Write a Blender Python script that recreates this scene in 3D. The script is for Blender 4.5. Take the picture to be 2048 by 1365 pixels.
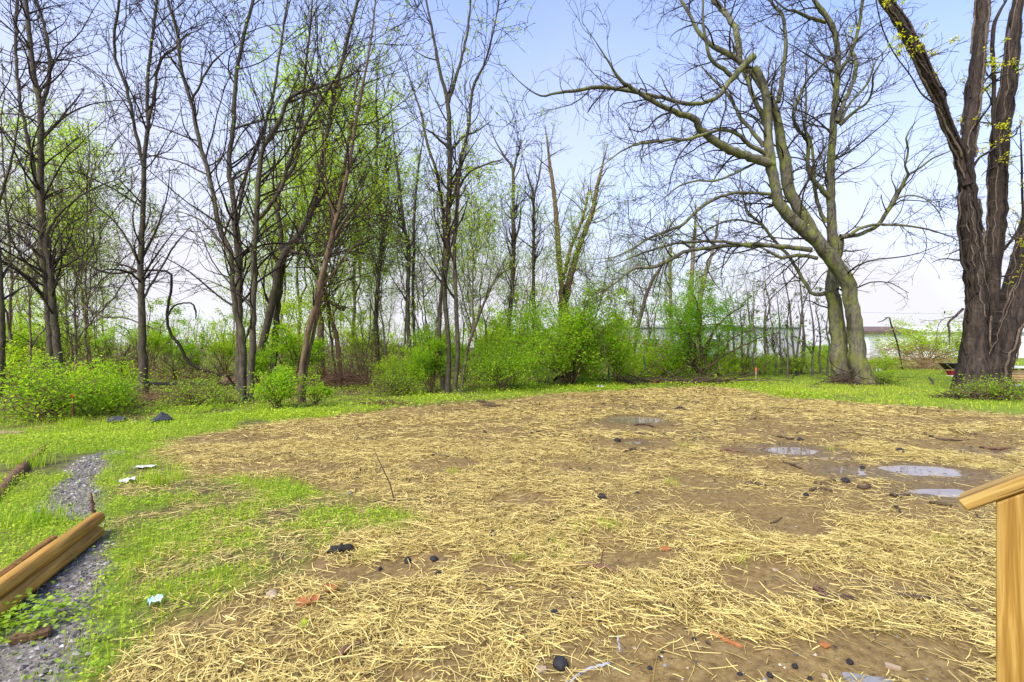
import bpy, math, random
import numpy as np
from mathutils import Vector

for _o in list(bpy.data.objects):
    bpy.data.objects.remove(_o)
SC = bpy.context.scene
COL = SC.collection
R_ = math.radians

# ---------------------------------------------------------------- camera
F, HZ, CX, CAMH = 960.0, 690.0, 1024.0, 1.3      # focal length / horizon row in photo pixels, eye height in metres
cam_d = bpy.data.cameras.new('camera')
cam = bpy.data.objects.new('camera', cam_d)
COL.objects.link(cam)
cam.location = (0, 0, CAMH)
cam.rotation_euler = (R_(90), 0, 0)
cam_d.sensor_width = 36.0
cam_d.lens = 36.0 * F / 2048.0
cam_d.shift_y = (HZ - 682.5) / 2048.0
cam_d.clip_start = 0.05
cam_d.clip_end = 2000
SC.camera = cam

# ---------------------------------------------------------------- sky, sun, exposure
SUN_EL, SUN_AZ = R_(48), R_(215)
w = bpy.data.worlds.new('World')
SC.world = w
w.use_nodes = True
nt = w.node_tree
nt.nodes.clear()
def wn(t, **k):
    n = nt.nodes.new(t)
    for a, b in k.items():
        setattr(n, a, b)
    return n
sky = wn('ShaderNodeTexSky', sky_type='NISHITA', sun_disc=False, sun_elevation=SUN_EL, sun_rotation=SUN_AZ,
         air_density=1.0, dust_density=0.3, ozone_density=8.0)
tc = wn('ShaderNodeTexCoord')
sep = wn('ShaderNodeSeparateXYZ')
nt.links.new(tc.outputs['Generated'], sep.inputs[0])
noi = wn('ShaderNodeTexNoise')
noi.inputs['Scale'].default_value = 1.3
noi.inputs['Detail'].default_value = 4
noi.inputs['Roughness'].default_value = 0.5
nmp = wn('ShaderNodeMapping')
nmp.inputs['Location'].default_value = (9.0, 5.0, 4.0)
nt.links.new(tc.outputs['Generated'], nmp.inputs[0])
nt.links.new(nmp.outputs[0], noi.inputs['Vector'])
# thin cloud veil: thicker towards the horizon where the path through it is longer
mz = wn('ShaderNodeMapRange', interpolation_type='LINEAR')
mz.inputs['From Min'].default_value = 0.10
mz.inputs['From Max'].default_value = 0.76
mz.inputs['To Min'].default_value = 1.0
mz.inputs['To Max'].default_value = 0.0
nt.links.new(sep.outputs['Z'], mz.inputs['Value'])
mn = wn('ShaderNodeMapRange')
mn.inputs['From Min'].default_value = 0.3
mn.inputs['From Max'].default_value = 0.7
mn.inputs['To Min'].default_value = -0.25
mn.inputs['To Max'].default_value = 0.25
nt.links.new(noi.outputs['Fac'], mn.inputs['Value'])
ad = wn('ShaderNodeMath', operation='ADD', use_clamp=True)
nt.links.new(mz.outputs[0], ad.inputs[0])
nt.links.new(mn.outputs[0], ad.inputs[1])
mx = wn('ShaderNodeMix', data_type='RGBA')
nt.links.new(ad.outputs[0], mx.inputs['Factor'])
wb = wn('ShaderNodeMix', data_type='RGBA', blend_type='MULTIPLY')
wb.inputs['Factor'].default_value = 1.0
wb.inputs['B'].default_value = (1.30, 1.13, 1.2, 1)
nt.links.new(sky.outputs[0], wb.inputs['A'])
nt.links.new(wb.outputs['Result'], mx.inputs['A'])
mx.inputs['B'].default_value = (2.64, 2.62, 2.92, 1)
bg = wn('ShaderNodeBackground')
bg.inputs['Strength'].default_value = 0.108
nt.links.new(mx.outputs['Result'], bg.inputs['Color'])
wo = wn('ShaderNodeOutputWorld')
nt.links.new(bg.outputs[0], wo.inputs['Surface'])

sd = bpy.data.lights.new('sun', 'SUN')
sd.energy = 2.1
sd.angle = R_(36)
sd.color = (1.0, 0.93, 0.80)
sun = bpy.data.objects.new('sun', sd)
COL.objects.link(sun)
sdir = Vector((math.sin(SUN_AZ) * math.cos(SUN_EL), math.cos(SUN_AZ) * math.cos(SUN_EL), math.sin(SUN_EL)))
sun.rotation_euler = sdir.to_track_quat('Z', 'Y').to_euler()
sun.location = sdir * 60

vs = SC.view_settings
vs.view_transform = 'Standard'
vs.look = 'None'
vs.exposure = 1.75
vs.gamma = 1.0
vs.use_curve_mapping = False
SC.cycles.max_bounces = 8
SC.cycles.transparent_max_bounces = 8

# ---------------------------------------------------------------- small maths
def U(px, py, Y):
    return np.array([(px - CX) / F * Y, Y, CAMH - (py - HZ) / F * Y])
def G(px, py):
    Y = CAMH * F / (py - HZ)
    return np.array([(px - CX) / F * Y, Y])
def nrm(v):
    return v / np.maximum(np.linalg.norm(v, axis=-1, keepdims=True), 1e-9)
def _h(ix, iy, s):
    n = (ix.astype(np.int64) * 374761393 + iy.astype(np.int64) * 668265263 + s * 1274126177) & 0xffffffff
    n = ((n ^ (n >> 13)) * 1274126177) & 0xffffffff
    return ((n ^ (n >> 16)) & 0xffff) / 65535.0
def noise2(x, y, s=0):
    xi, yi = np.floor(x), np.floor(y)
    fx, fy = x - xi, y - yi
    fx, fy = fx * fx * (3 - 2 * fx), fy * fy * (3 - 2 * fy)
    a, b, c, d = _h(xi, yi, s), _h(xi + 1, yi, s), _h(xi, yi + 1, s), _h(xi + 1, yi + 1, s)
    return (a * (1 - fx) + b * fx) * (1 - fy) + (c * (1 - fx) + d * fx) * fy
def fbm(x, y, s=0, o=4):
    t, a, m = 0, 1.0, 0
    for i in range(o):
        t = t + a * noise2(x * 2 ** i + 17.3 * i, y * 2 ** i - 9.1 * i, s + i)
        m += a
        a *= 0.5
    return t / m
def sstep(a, b, x):
    t = np.clip((x - a) / (b - a), 0, 1)
    return t * t * (3 - 2 * t)
def polysd(poly, x, y):
    """signed distance to a polygon, positive inside"""
    P = np.asarray(poly, float)
    d = np.full(np.shape(x), 1e18)
    ins = np.zeros(np.shape(x), bool)
    for i in range(len(P)):
        a, b = P[i], P[(i + 1) % len(P)]
        e = b - a
        wx, wy = x - a[0], y - a[1]
        t = np.clip((wx * e[0] + wy * e[1]) / (e @ e + 1e-12), 0, 1)
        d = np.minimum(d, (wx - e[0] * t) ** 2 + (wy - e[1] * t) ** 2)
        c = (a[1] > y) != (b[1] > y)
        with np.errstate(divide='ignore', invalid='ignore'):
            xc = a[0] + (y - a[1]) * e[0] / (e[1] if e[1] != 0 else 1e-12)
        ins ^= c & (x < xc)
    return np.where(ins, 1, -1) * np.sqrt(d)

# ---------------------------------------------------------------- mesh + object helpers
def mesh_np(name, V, faces, mats, attrs=None, midx=None, smooth=True):
    V = np.asarray(V, np.float32)
    me = bpy.data.meshes.new(name)
    faces = [np.asarray(f, np.int32) for f in faces if len(f)]
    me.vertices.add(len(V))
    me.vertices.foreach_set('co', V.ravel())
    loops = np.concatenate([f.ravel() for f in faces])
    tot = np.concatenate([np.full(len(f), f.shape[1], np.int32) for f in faces])
    st = np.concatenate([[0], np.cumsum(tot)[:-1]]).astype(np.int32)
    me.loops.add(len(loops))
    me.loops.foreach_set('vertex_index', loops)
    me.polygons.add(len(tot))
    me.polygons.foreach_set('loop_start', st)
    me.polygons.foreach_set('use_smooth', np.full(len(tot), smooth, bool))
    for m in (mats if isinstance(mats, (list, tuple)) else [mats]):
        me.materials.append(m)
    if midx is not None:
        me.polygons.foreach_set('material_index', np.asarray(midx, np.int32))
    for k, v in (attrs or {}).items():
        a = me.attributes.new(k, 'FLOAT', 'POINT')
        a.data.foreach_set('value', np.asarray(v, np.float32))
    me.update(calc_edges=True)
    return me
def ob(name, data, parent=None, loc=None, rot=None, scale=None):
    o = bpy.data.objects.new(name, data)
    COL.objects.link(o)
    if parent is not None:
        o.parent = parent
    if loc is not None:
        o.location = [float(c) for c in loc]
    if rot is not None:
        o.rotation_euler = rot
    if scale is not None:
        o.scale = (scale,) * 3 if np.isscalar(scale) else scale
    return o
def tag(o, label, cat=None, group=None, kind=None):
    o['label'] = label
    if cat:
        o['category'] = cat
    if group:
        o['group'] = group
    if kind:
        o['kind'] = kind
    return o
def empty(name, loc, label, cat, group=None, rz=0.0, scale=None):
    o = ob(name, None, None, loc, (0, 0, rz), scale)
    o.empty_display_size = 0.2
    return tag(o, label, cat, group)
def copy_tree(src, loc, rz, scale, label=None, parent=None):
    c = src.copy()
    COL.objects.link(c)
    if parent is not None:
        c.parent = parent
    else:
        c.location = [float(q) for q in loc]
        c.rotation_euler = (0, 0, rz)
        c.scale = (scale,) * 3 if np.isscalar(scale) else scale
        if label:
            c['label'] = label
    for ch in src.children:
        copy_tree(ch, None, None, None, None, c)
    return c

class MB:
    """collects vertices / faces of one part"""
    def __init__(s):
        s.V, s.Q, s.T, s.n, s.qm, s.tm, s.A = [], [], [], 0, [], [], []
    def add(s, V, Q=None, T=None, m=0, a=0.5):
        V = np.asarray(V, float).reshape(-1, 3)
        if Q is not None and len(Q):
            s.Q.append(np.asarray(Q) + s.n)
            s.qm.append(np.full(len(Q), m))
        if T is not None and len(T):
            s.T.append(np.asarray(T) + s.n)
            s.tm.append(np.full(len(T), m))
        s.V.append(V)
        s.A.append(np.broadcast_to(np.asarray(a, float), (len(V),)))
        s.n += len(V)
    def box(s, c, size, rz=0.0, m=0):
        x, y, z = np.array(size) / 2
        V = np.array([[i, j, k] for i in (-x, x) for j in (-y, y) for k in (-z, z)])
        ca, sa = math.cos(rz), math.sin(rz)
        V = V @ np.array([[ca, sa, 0], [-sa, ca, 0], [0, 0, 1]]) + np.asarray(c)
        s.add(V, [[0, 1, 3, 2], [4, 6, 7, 5], [0, 4, 5, 1], [2, 3, 7, 6], [0, 2, 6, 4], [1, 5, 7, 3]], m=m)
    def mesh(s, name, mats, smooth=True):
        fs = []
        mi = []
        if s.Q:
            fs.append(np.concatenate(s.Q)); mi.append(np.concatenate(s.qm))
        if s.T:
            fs.append(np.concatenate(s.T)); mi.append(np.concatenate(s.tm))
        if not fs:
            return None
        return mesh_np(name, np.concatenate(s.V), fs, mats, {'tint': np.concatenate(s.A)}, np.concatenate(mi), smooth)

# ---------------------------------------------------------------- tubes, branches, leaves
def tubes(P, R, sides, rng=None, rough=0.0, lobes=0.0):
    """P (K,n,3), R (K,n) -> verts, quads (swept tubes, capped by their taper)"""
    K, n, _ = P.shape
    T = np.gradient(P, axis=1)
    T = nrm(T)
    ref = np.where(np.abs(T[:, :1, 2:3]) < 0.9, np.array([0, 0, 1.0]), np.array([1.0, 0, 0]))[:, 0]
    u = nrm(np.cross(T[:, 0], ref))
    us = [u]
    for i in range(1, n):
        u = u - (u * T[:, i]).sum(-1, keepdims=True) * T[:, i]
        u = nrm(u)
        us.append(u)
    Uv = np.stack(us, 1)
    W = np.cross(T, Uv)
    ang = np.arange(sides) * 2 * math.pi / sides
    Rr = np.repeat(R[:, :, None], sides, 2)
    if rough and rng is not None:
        nc = max(2, n // 7)                                  # flutes that run along the stem, not rings
        cz = rng.normal(size=(K, nc, sides))
        q = np.linspace(0, nc - 1, n)
        i0 = np.minimum(q.astype(int), nc - 2)
        fz = (q - i0)[None, :, None]
        nz = cz[:, i0] * (1 - fz) + cz[:, i0 + 1] * fz + .25 * rng.normal(size=(K, n, sides))
        Rr = Rr * (1 + rough * nz)
    if lobes is not None and np.any(lobes):
        Rr = Rr * (1 + np.asarray(lobes)[None, :, None] * (np.cos(3 * ang + 0.7) * 0.6 + np.cos(5 * ang + 2.0) * 0.5)[None, None, :])
    V = P[:, :, None, :] + Rr[..., None] * (np.cos(ang)[None, None, :, None] * Uv[:, :, None, :] + np.sin(ang)[None, None, :, None] * W[:, :, None, :])
    k, i, j = np.meshgrid(np.arange(K), np.arange(n - 1), np.arange(sides), indexing='ij')
    b = k * n * sides + i * sides
    j2 = (j + 1) % sides
    Q = np.stack([b + j, b + j2, b + sides + j2, b + sides + j], -1).reshape(-1, 4)
    return V.reshape(-1, 3), Q
def resample(pts, rad, n, rng=None, wig=0.0):
    """Catmull-Rom through the control points, n points evenly along it"""
    P = np.asarray(pts, float)
    r = np.asarray(rad, float)
    Pe = np.vstack([2 * P[0] - P[1], P, 2 * P[-1] - P[-2]])
    out, ro = [], []
    for i in range(len(P) - 1):
        p0, p1, p2, p3 = Pe[i], Pe[i + 1], Pe[i + 2], Pe[i + 3]
        for t in np.linspace(0, 1, 8, endpoint=False):
            out.append(0.5 * (2 * p1 + (p2 - p0) * t + (2 * p0 - 5 * p1 + 4 * p2 - p3) * t * t + (3 * p1 - p0 - 3 * p2 + p3) * t ** 3))
            ro.append(r[i] * (1 - t) + r[i + 1] * t)
    out.append(P[-1]); ro.append(r[-1])
    out, ro = np.array(out), np.array(ro)
    s = np.concatenate([[0], np.cumsum(np.linalg.norm(np.diff(out, axis=0), axis=1))])
    q = np.linspace(0, s[-1], n)
    Q = np.stack([np.interp(q, s, out[:, k]) for k in range(3)], 1)
    Rr = np.interp(q, s, ro)
    if rng is not None and wig:
        Q[1:-1] += rng.normal(size=(n - 2, 3)) * wig * Rr[1:-1, None]
    return Q, Rr
def spawn(P, R, rng, per_m, t0=0.1, t1=1.0, ln=(0.5, 1.5), ang=(30, 70), n=6, wander=0.25, up=0.1, k=0.6, rmin=0.004, rmax=1.0, zmin=None, short=0.5, maxn=None, tip=0.3):
    K, m, _ = P.shape
    L = np.linalg.norm(np.diff(P, axis=1), axis=2).sum(1)
    cnt = rng.poisson(np.maximum(per_m * L * (t1 - t0), 0))
    idx = np.repeat(np.arange(K), cnt)
    if maxn and len(idx) > maxn:
        idx = rng.choice(idx, maxn, replace=False)
    t = rng.uniform(t0, t1, len(idx)) * (m - 1)
    i = np.minimum(t.astype(int), m - 2)
    f = (t - i)[:, None]
    A = P[idx, i] * (1 - f) + P[idx, i + 1] * f
    tan = nrm(P[idx, i + 1] - P[idx, i])
    pr = R[idx, i] * (1 - f[:, 0]) + R[idx, i + 1] * f[:, 0]
    if zmin is not None:
        ok = A[:, 2] > zmin
        A, tan, pr, t = A[ok], tan[ok], pr[ok], t[ok]
    N = len(A)
    if N == 0:
        return np.zeros((0, n, 3)), np.zeros((0, n))
    q = rng.normal(size=(N, 3))
    perp = nrm(q - (q * tan).sum(1, keepdims=True) * tan)
    a = np.radians(rng.uniform(ang[0], ang[1], N))[:, None]
    d = nrm(np.cos(a) * tan + np.sin(a) * perp)
    length = rng.uniform(ln[0], ln[1], N) * (1 - short * t / (m - 1))
    st = (length / (n - 1))[:, None]
    bend = rng.normal(size=(N, 3)) * wander * 0.5
    pts = [A]
    p = A
    for s in range(n - 1):
        bend = bend * 0.6 + rng.normal(size=(N, 3)) * wander * 0.6
        d = nrm(d + bend + np.array([0, 0, up]))
        p = p + d * st
        pts.append(p)
    r0 = np.clip(pr * k * rng.uniform(0.6, 1.0, N), rmin, rmax)
    rr = np.maximum(r0[:, None] * np.linspace(1, tip, n)[None, :], rmin * 0.6)
    return np.stack(pts, 1), rr
def leafq(C, D, Nn, size, width=0.55, fold=0.15):
    """one folded diamond per leaf: C base, D direction, Nn normal"""
    D = nrm(D)
    S = nrm(np.cross(D, Nn))
    Z = np.cross(S, D)
    s = np.asarray(size)[:, None]
    b = C
    t = C + D * s
    l = C + D * s * 0.45 + S * s * width * 0.5 + Z * s * fold
    r = C + D * s * 0.45 - S * s * width * 0.5 + Z * s * fold
    V = np.stack([b, r, t, l], 1).reshape(-1, 3)
    k = np.arange(len(C))[:, None] * 4
    return V, np.concatenate([k + np.array([[0, 1, 2]]), k + np.array([[0, 2, 3]])])
def leaves_on(mb, P, rng, count, size, spread=0.04, m=0, t0=0.2, droop=0.1, flat=0.6):
    """scatter count leaves along the polylines"""
    if len(P) == 0 or count <= 0:
        return
    K, n, _ = P.shape
    idx = rng.integers(0, K, count)
    t = rng.uniform(t0, 1, count) * (n - 1)
    i = np.minimum(t.astype(int), n - 2)
    f = (t - i)[:, None]
    C = P[idx, i] * (1 - f) + P[idx, i + 1] * f + rng.normal(size=(count, 3)) * spread
    D = rng.normal(size=(count, 3)) * np.array([1, 1, 0.6]) + np.array([0, 0, -droop])
    N = rng.normal(size=(count, 3)) * (1 - flat) + np.array([0, 0, 1.0])
    V, T = leafq(C, D, N, rng.uniform(size[0], size[1], count))
    mb.add(V, None, T, m, np.repeat(rng.uniform(0, 1, count), 4))

# ---------------------------------------------------------------- materials
def mat(name, col, rough=0.8, spec=0.3):
    m = bpy.data.materials.new(name)
    m.use_nodes = True
    b = m.node_tree.nodes['Principled BSDF']
    b.inputs['Base Color'].default_value = (*col, 1)
    b.inputs['Roughness'].default_value = rough
    b.inputs['Specular IOR Level'].default_value = spec
    return m
class MT:
    def __init__(s, name, rough=0.8, spec=0.3):
        s.m = mat(name, (0.5, 0.5, 0.5), rough, spec)
        s.t = s.m.node_tree
        s.b = s.t.nodes['Principled BSDF']
    def n(s, typ, **k):
        x = s.t.nodes.new(typ)
        for a, v in k.items():
            if a.startswith('_'):
                x.inputs[a[1:].replace('_', ' ')].default_value = v
            else:
                setattr(x, a, v)
        return x
    def l(s, a, b):
        s.t.links.new(a, b)
    def pos(s, scale=(1, 1, 1)):
        g = s.n('ShaderNodeTexCoord')
        mp = s.n('ShaderNodeMapping')
        mp.inputs['Scale'].default_value = scale
        s.l(g.outputs['Object'], mp.inputs[0])
        return mp.outputs[0]
    def noise(s, vec, scale, detail=4, rough=0.55, dist=0.0):
        x = s.n('ShaderNodeTexNoise')
        x.inputs['Scale'].default_value = scale
        x.inputs['Detail'].default_value = detail
        x.inputs['Roughness'].default_value = rough
        x.inputs['Distortion'].default_value = dist
        s.l(vec, x.inputs['Vector'])
        return x.outputs['Fac']
    def ramp(s, fac, stops):
        x = s.n('ShaderNodeValToRGB')
        e = x.color_ramp.elements
        while len(e) < len(stops):
            e.new(0.5)
        for q, (p, c) in zip(e, stops):
            q.position = p
            q.color = (*c, 1) if len(c) == 3 else c
        s.l(fac, x.inputs[0])
        return x.outputs[0]
    def rng(s, fac, a, b, c=0.0, d=1.0):
        x = s.n('ShaderNodeMapRange')
        for q, v in zip(('From Min', 'From Max', 'To Min', 'To Max'), (a, b, c, d)):
            x.inputs[q].default_value = v
        s.l(fac, x.inputs['Value'])
        return x.outputs[0]
    def mix(s, fac, a, b, mode='MIX'):
        x = s.n('ShaderNodeMix', data_type='RGBA', blend_type=mode)
        for v, i in ((fac, 'Factor'), (a, 'A'), (b, 'B')):
            if isinstance(v, (int, float)):
                x.inputs[i].default_value = v
            elif isinstance(v, tuple):
                x.inputs[i].default_value = (*v, 1)
            else:
                s.l(v, x.inputs[i])
        return x.outputs['Result']
    def mth(s, op, a, b=None, clamp=False):
        x = s.n('ShaderNodeMath', operation=op, use_clamp=clamp)
        for i, v in enumerate((a, b)):
            if v is None:
                continue
            if isinstance(v, (int, float)):
                x.inputs[i].default_value = v
            else:
                s.l(v, x.inputs[i])
        return x.outputs[0]
    def attr(s, name):
        return s.n('ShaderNodeAttribute', attribute_name=name).outputs['Fac']
    def col(s, c):
        s.l(c, s.b.inputs['Base Color'])
    def bump(s, h, strength=0.5, dist=0.02):
        x = s.n('ShaderNodeBump')
        x.inputs['Strength'].default_value = strength
        x.inputs['Distance'].default_value = dist
        s.l(h, x.inputs['Height'])
        s.l(x.outputs[0], s.b.inputs['Normal'])

def bark(name, dark, light, moss=None, moss_amt=0.5, stretch=0.25, scale=9.0, bump=0.6, bd=0.03, streak=0.0):
    t = MT(name, 0.85, 0.25)
    v = t.pos((1, 1, stretch))
    n1 = t.noise(v, scale, 6, 0.65, 0.4)
    n2 = t.noise(t.pos(), 2.2, 3)
    c = t.ramp(n1, [(0.3, dark), (0.52, tuple(0.5 * (a + b) for a, b in zip(dark, light))), (0.72, light)])
    c = t.mix(t.rng(n2, 0.3, 0.7, 0.0, 0.55), c, t.mix(0.5, c, dark))
    if moss:
        n3 = t.noise(t.pos((1, 1, 0.6)), 3.5, 5, 0.7)
        c = t.mix(t.rng(n3, 0.62 - 0.3 * moss_amt, 0.80 - 0.3 * moss_amt, 0, 0.85), c, moss)
    if streak:
        n4 = t.noise(t.pos((5, 5, .35)), 1.0, 5, .65, .5)
        c = t.mix(t.rng(n4, .50, .66, 0, streak), c, tuple(q * .55 for q in dark))
    t.col(c)
    t.bump(n1, bump, bd)
    return t.m
M = {}
M['bark_beech'] = bark('bark_mossy_grey', (0.045, 0.04, 0.028), (0.20, 0.18, 0.135), (0.18, 0.20, 0.03), 0.60, 0.5, 14, 0.6, 0.02, 0.75)
M['bark_grey'] = bark('bark_grey_smooth', (0.09, 0.085, 0.07), (0.36, 0.35, 0.31), (0.16, 0.17, 0.05), 0.2, 0.8, 12, 0.4, 0.02)
M['bark_maple'] = bark('bark_dark_furrowed', (0.010, 0.007, 0.006), (0.105, 0.075, 0.058), (0.14, 0.12, 0.09), 0.12, 0.16, 16, 1.0, 0.06, 0.8)
M['bark_wood'] = bark('bark_woodland', (0.028, 0.022, 0.016), (0.14, 0.112, 0.078), (0.11, 0.12, 0.025), 0.35, 0.35, 16, 0.6, 0.02)
M['bark_brown'] = bark('bark_brown', (0.055, 0.035, 0.022), (0.24, 0.16, 0.09), None, 0, 0.3, 16, 0.6, 0.02)
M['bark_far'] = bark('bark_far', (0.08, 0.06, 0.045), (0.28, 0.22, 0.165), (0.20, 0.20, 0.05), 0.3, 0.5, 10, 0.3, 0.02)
M['vine'] = bark('bark_vine', (0.05, 0.035, 0.028), (0.22, 0.165, 0.12), None, 0, 0.4, 20, 0.4, 0.01)
M['vine_dark'] = bark('bark_vine_dark', (0.012, 0.009, 0.007), (0.06, 0.042, 0.03), None, 0, 0.4, 20, 0.4, 0.01)
M['twig'] = bark('twig_bark', (0.016, 0.011, 0.010), (0.065, 0.042, 0.034), None, 0, 1.0, 6, 0.0, 0.01)
M['twig_moss'] = bark('twig_bark_mossy', (0.018, 0.013, 0.010), (0.075, 0.057, 0.042), (0.10, 0.11, 0.03), 0.25, 1.0, 4, 0.0, 0.01)
def leafmat(name, a, b, trans=0.58, rough=0.5):
    t = MT(name, rough, 0.3)
    c = t.mix(t.attr('tint'), a, b)
    t.col(c)
    tr = t.n('ShaderNodeBsdfTranslucent')
    t.l(t.mix(1.0, c, (1.35, 1.5, 0.6), 'MULTIPLY'), tr.inputs[0])
    ms = t.n('ShaderNodeMixShader')
    ms.inputs[0].default_value = trans
    out = t.t.nodes['Material Output']
    t.l(t.b.outputs[0], ms.inputs[1])
    t.l(tr.outputs[0], ms.inputs[2])
    t.l(ms.outputs[0], out.inputs[0])
    return t.m
M['leaf'] = leafmat('leaf_fresh_green', (0.15, 0.34, 0.008), (0.46, 0.57, 0.03))
M['twig_far'] = bark('twig_bark_far', (0.05, 0.038, 0.03), (0.19, 0.145, 0.11), (0.17, 0.17, 0.05), .2, 1.0, 4, 0.0, 0.01)  # lightened copy of the twig bark, distance haze put into its colour
M['leaf_lime'] = leafmat('leaf_lime', (0.28, 0.43, 0.014), (0.56, 0.62, 0.05))
M['leaf_yellow'] = leafmat('leaf_yellow', (0.58, 0.54, 0.02), (0.85, 0.68, 0.015))
M['leaf_deep'] = leafmat('leaf_deep_green', (0.13, 0.32, 0.012), (0.36, 0.52, 0.03))
M['leaf_rust'] = leafmat('leaf_rust', (0.35, 0.30, 0.02), (0.45, 0.16, 0.02))
M['bud'] = leafmat('bud_red_brown', (0.10, 0.045, 0.035), (0.17, 0.09, 0.05), 0.2)
M['grass'] = leafmat('grass_blade', (0.2, 0.36, 0.014), (0.56, 0.6, 0.05), 0.4)
M['cover'] = leafmat('ground_cover_leaf', (0.18, 0.33, 0.014), (0.52, 0.58, 0.045), 0.4)
M['straw'] = leafmat('straw_stalk', (.24, .15, .035), (.84, .69, .245), 0.15, 0.55)
M['dry'] = leafmat('dry_stalk', (0.28, 0.16, 0.08), (0.42, 0.28, 0.15), 0.2, 0.8)
M['litter'] = leafmat('leaf_litter', (0.10, 0.055, 0.03), (0.26, 0.15, 0.08), 0.1, 0.8)
# ================================================================ ground
def gpoly(pts):
    return np.array([G(*p) for p in pts])
STRAW_P = gpoly([(140, 1700), (225, 1340), (330, 1245), (470, 1190), (600, 1120), (690, 1075), (815, 1035), (700, 990), (560, 966), (400, 950),
                 (345, 935), (312, 905), (330, 880), (430, 862), (560, 842), (700, 826), (800, 812), (880, 806), (1000, 797), (1100, 790), (1200, 783),
                 (1300, 777), (1420, 772), (1500, 780), (1560, 795), (1700, 805), (1850, 815), (2048, 830), (2300, 845), (3000, 1000), (3000, 1700)])
PATCH_P = gpoly([(240, 960), (330, 940), (480, 956), (610, 968), (760, 1002), (850, 1038), (690, 1078), (600, 1120), (450, 1198), (300, 1250), (230, 1345),
                 (190, 1500), (90, 1500), (150, 1260), (205, 1130), (222, 1040)])
GRAV1_P = gpoly([(-60, 1500), (-60, 1215), (0, 1200), (90, 1160), (205, 1060), (230, 1130), (180, 1250), (130, 1500)])
GRAV2_P = gpoly([(95, 1010), (140, 960), (205, 900), (240, 905), (222, 960), (218, 1010), (200, 1060), (110, 1045)])
PUDDLES = [(1268, 838, .50, .36), (1585, 899, .36, .22), (1715, 940, .34, .20), (1848, 940, .42, .24), (1885, 984, .36, .10), (1272, 884, .14, .10),
           (1690, 915, .26, .07), (1990, 905, .3, .12)]
PUD = [(*G(a, b), c, d) for a, b, c, d in PUDDLES]
BARE = [(1440, 1300, .42, .14), (1360, 1352, .4, .10), (1545, 1155, .35, .22), (1590, 1045, .3, .3), (1660, 940, .7, .5), (1880, 955, .8, .5), (885, 930, .42, .3),
        (1180, 935, .5, .3), (1460, 1000, .4, .2), (1940, 1010, .3, .15), (1280, 1120, .25, .15), (720, 1150, .2, .2), (1000, 1130, .18, .2), (1750, 1310, .5, .15),
        (1600, 1340, .5, .1), (1560, 900, .9, .5), (1270, 850, .9, .7), (1270, 890, .7, .4), (1920, 890, .9, .5), (1400, 960, .5, .25), (1060, 1000, .3, .2), (830, 1120, .25, .2)]
BARE = [(*G(a, b), c, d) for a, b, c, d in BARE]
def blobs(lst, x, y, seed, lo=1.15, hi=0.75):
    wx = x + 0.16 * (fbm(x * 4, y * 4, seed) - .5) * 2
    wy = y + 0.16 * (fbm(x * 4 + 9, y * 4, seed + 7) - .5) * 2
    m = np.zeros(np.shape(x))
    for cx, cy, a, b in lst:
        d = np.sqrt(((wx - cx) / a) ** 2 + ((wy - cy) / b) ** 2)
        m = np.maximum(m, 1 - sstep(hi, lo, d))
    return m
def zones(x, y):
    wx = x + 0.25 * (fbm(x * 1.3, y * 1.3, 3) - .5) * 2 + 0.1 * (fbm(x * 6, y * 6, 5) - .5)
    wy = y + 0.30 * (fbm(x * 1.3 + 5, y * 1.3, 4) - .5) * 2 + 0.1 * (fbm(x * 6, y * 6, 6) - .5)
    sd_ = polysd(STRAW_P, wx, wy)
    soft = 0.06 + 0.03 * np.maximum(y, 0)
    straw = sstep(-soft, soft, sd_)
    pat = sstep(-.08, .10, polysd(PATCH_P, wx, wy))
    grav = np.maximum(sstep(-.06, .08, polysd(GRAV1_P, wx, wy)), sstep(-.06, .08, polysd(GRAV2_P, wx, wy)))
    bare = blobs(BARE, x, y, 30)
    gn = fbm(x * 1.6, y * 1.6, 21, 4)
    cl = fbm(x * 1.1, y * 1.1, 11, 4)
    cf = fbm(x * 3.5, y * 3.5, 12, 3)
    cover = sstep(.25, .46, 0.55 * cl + 0.45 * cf)
    straw_d = straw * (0.08 + 0.92 * cover) * (1 - 0.93 * bare) * (1 - 0.8 * pat) * (1 - .72 * sstep(.56, .67, fbm(x * .45, y * 1.2, 15, 4)))
    straw_d = straw_d * (1 - .9 * blobs(PUD, x, y, 34, 1.3, 1.0))
    straw_d = np.maximum(straw_d, 0.38 * pat * sstep(.62, .40, gn))
    woods = (1 - straw) * sstep(1.2, 3.5, -sd_) * (1 - sstep(2.0, 4.0, x - 0.08 * y - 2.0))
    grass = (1 - straw) * (1 - .95 * grav) * sstep(.30, .50, gn + .08 * (1 - woods))
    grass = grass * (1 - pat)
    grass = np.maximum(grass, pat * sstep(.40, .53, .55 * gn + .45 * cf))
    return straw, straw_d, grass * (1 - 0.45 * woods), grav * (1 - grass * .5), woods, pat
def gz(x, y):
    x = np.asarray(x, float); y = np.asarray(y, float)
    far = sstep(40, 12, y)
    z = (0.05 * (fbm(x * .5, y * .5, 40, 2) - .5) + 0.05 * (fbm(x * 1.7, y * 1.7, 41, 3) - .5) + 0.028 * (fbm(x * 7, y * 7, 42, 3) - .5)) * far
    ox = .13 * (fbm(x * 5, y * 5, 44, 3) - .5) * 2
    oy = .10 * (fbm(x * 5 + 3, y * 5, 45, 3) - .5) * 2
    for cx, cy, a, b in PUD:
        d = np.sqrt(((x + ox - cx) / a) ** 2 + ((y + oy - cy) / b) ** 2)
        z = z * (1 - 0.75 * (1 - sstep(0.9, 2.2, d))) - 0.022 * (1 - sstep(.5, 1.25, d))
    return z

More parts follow.
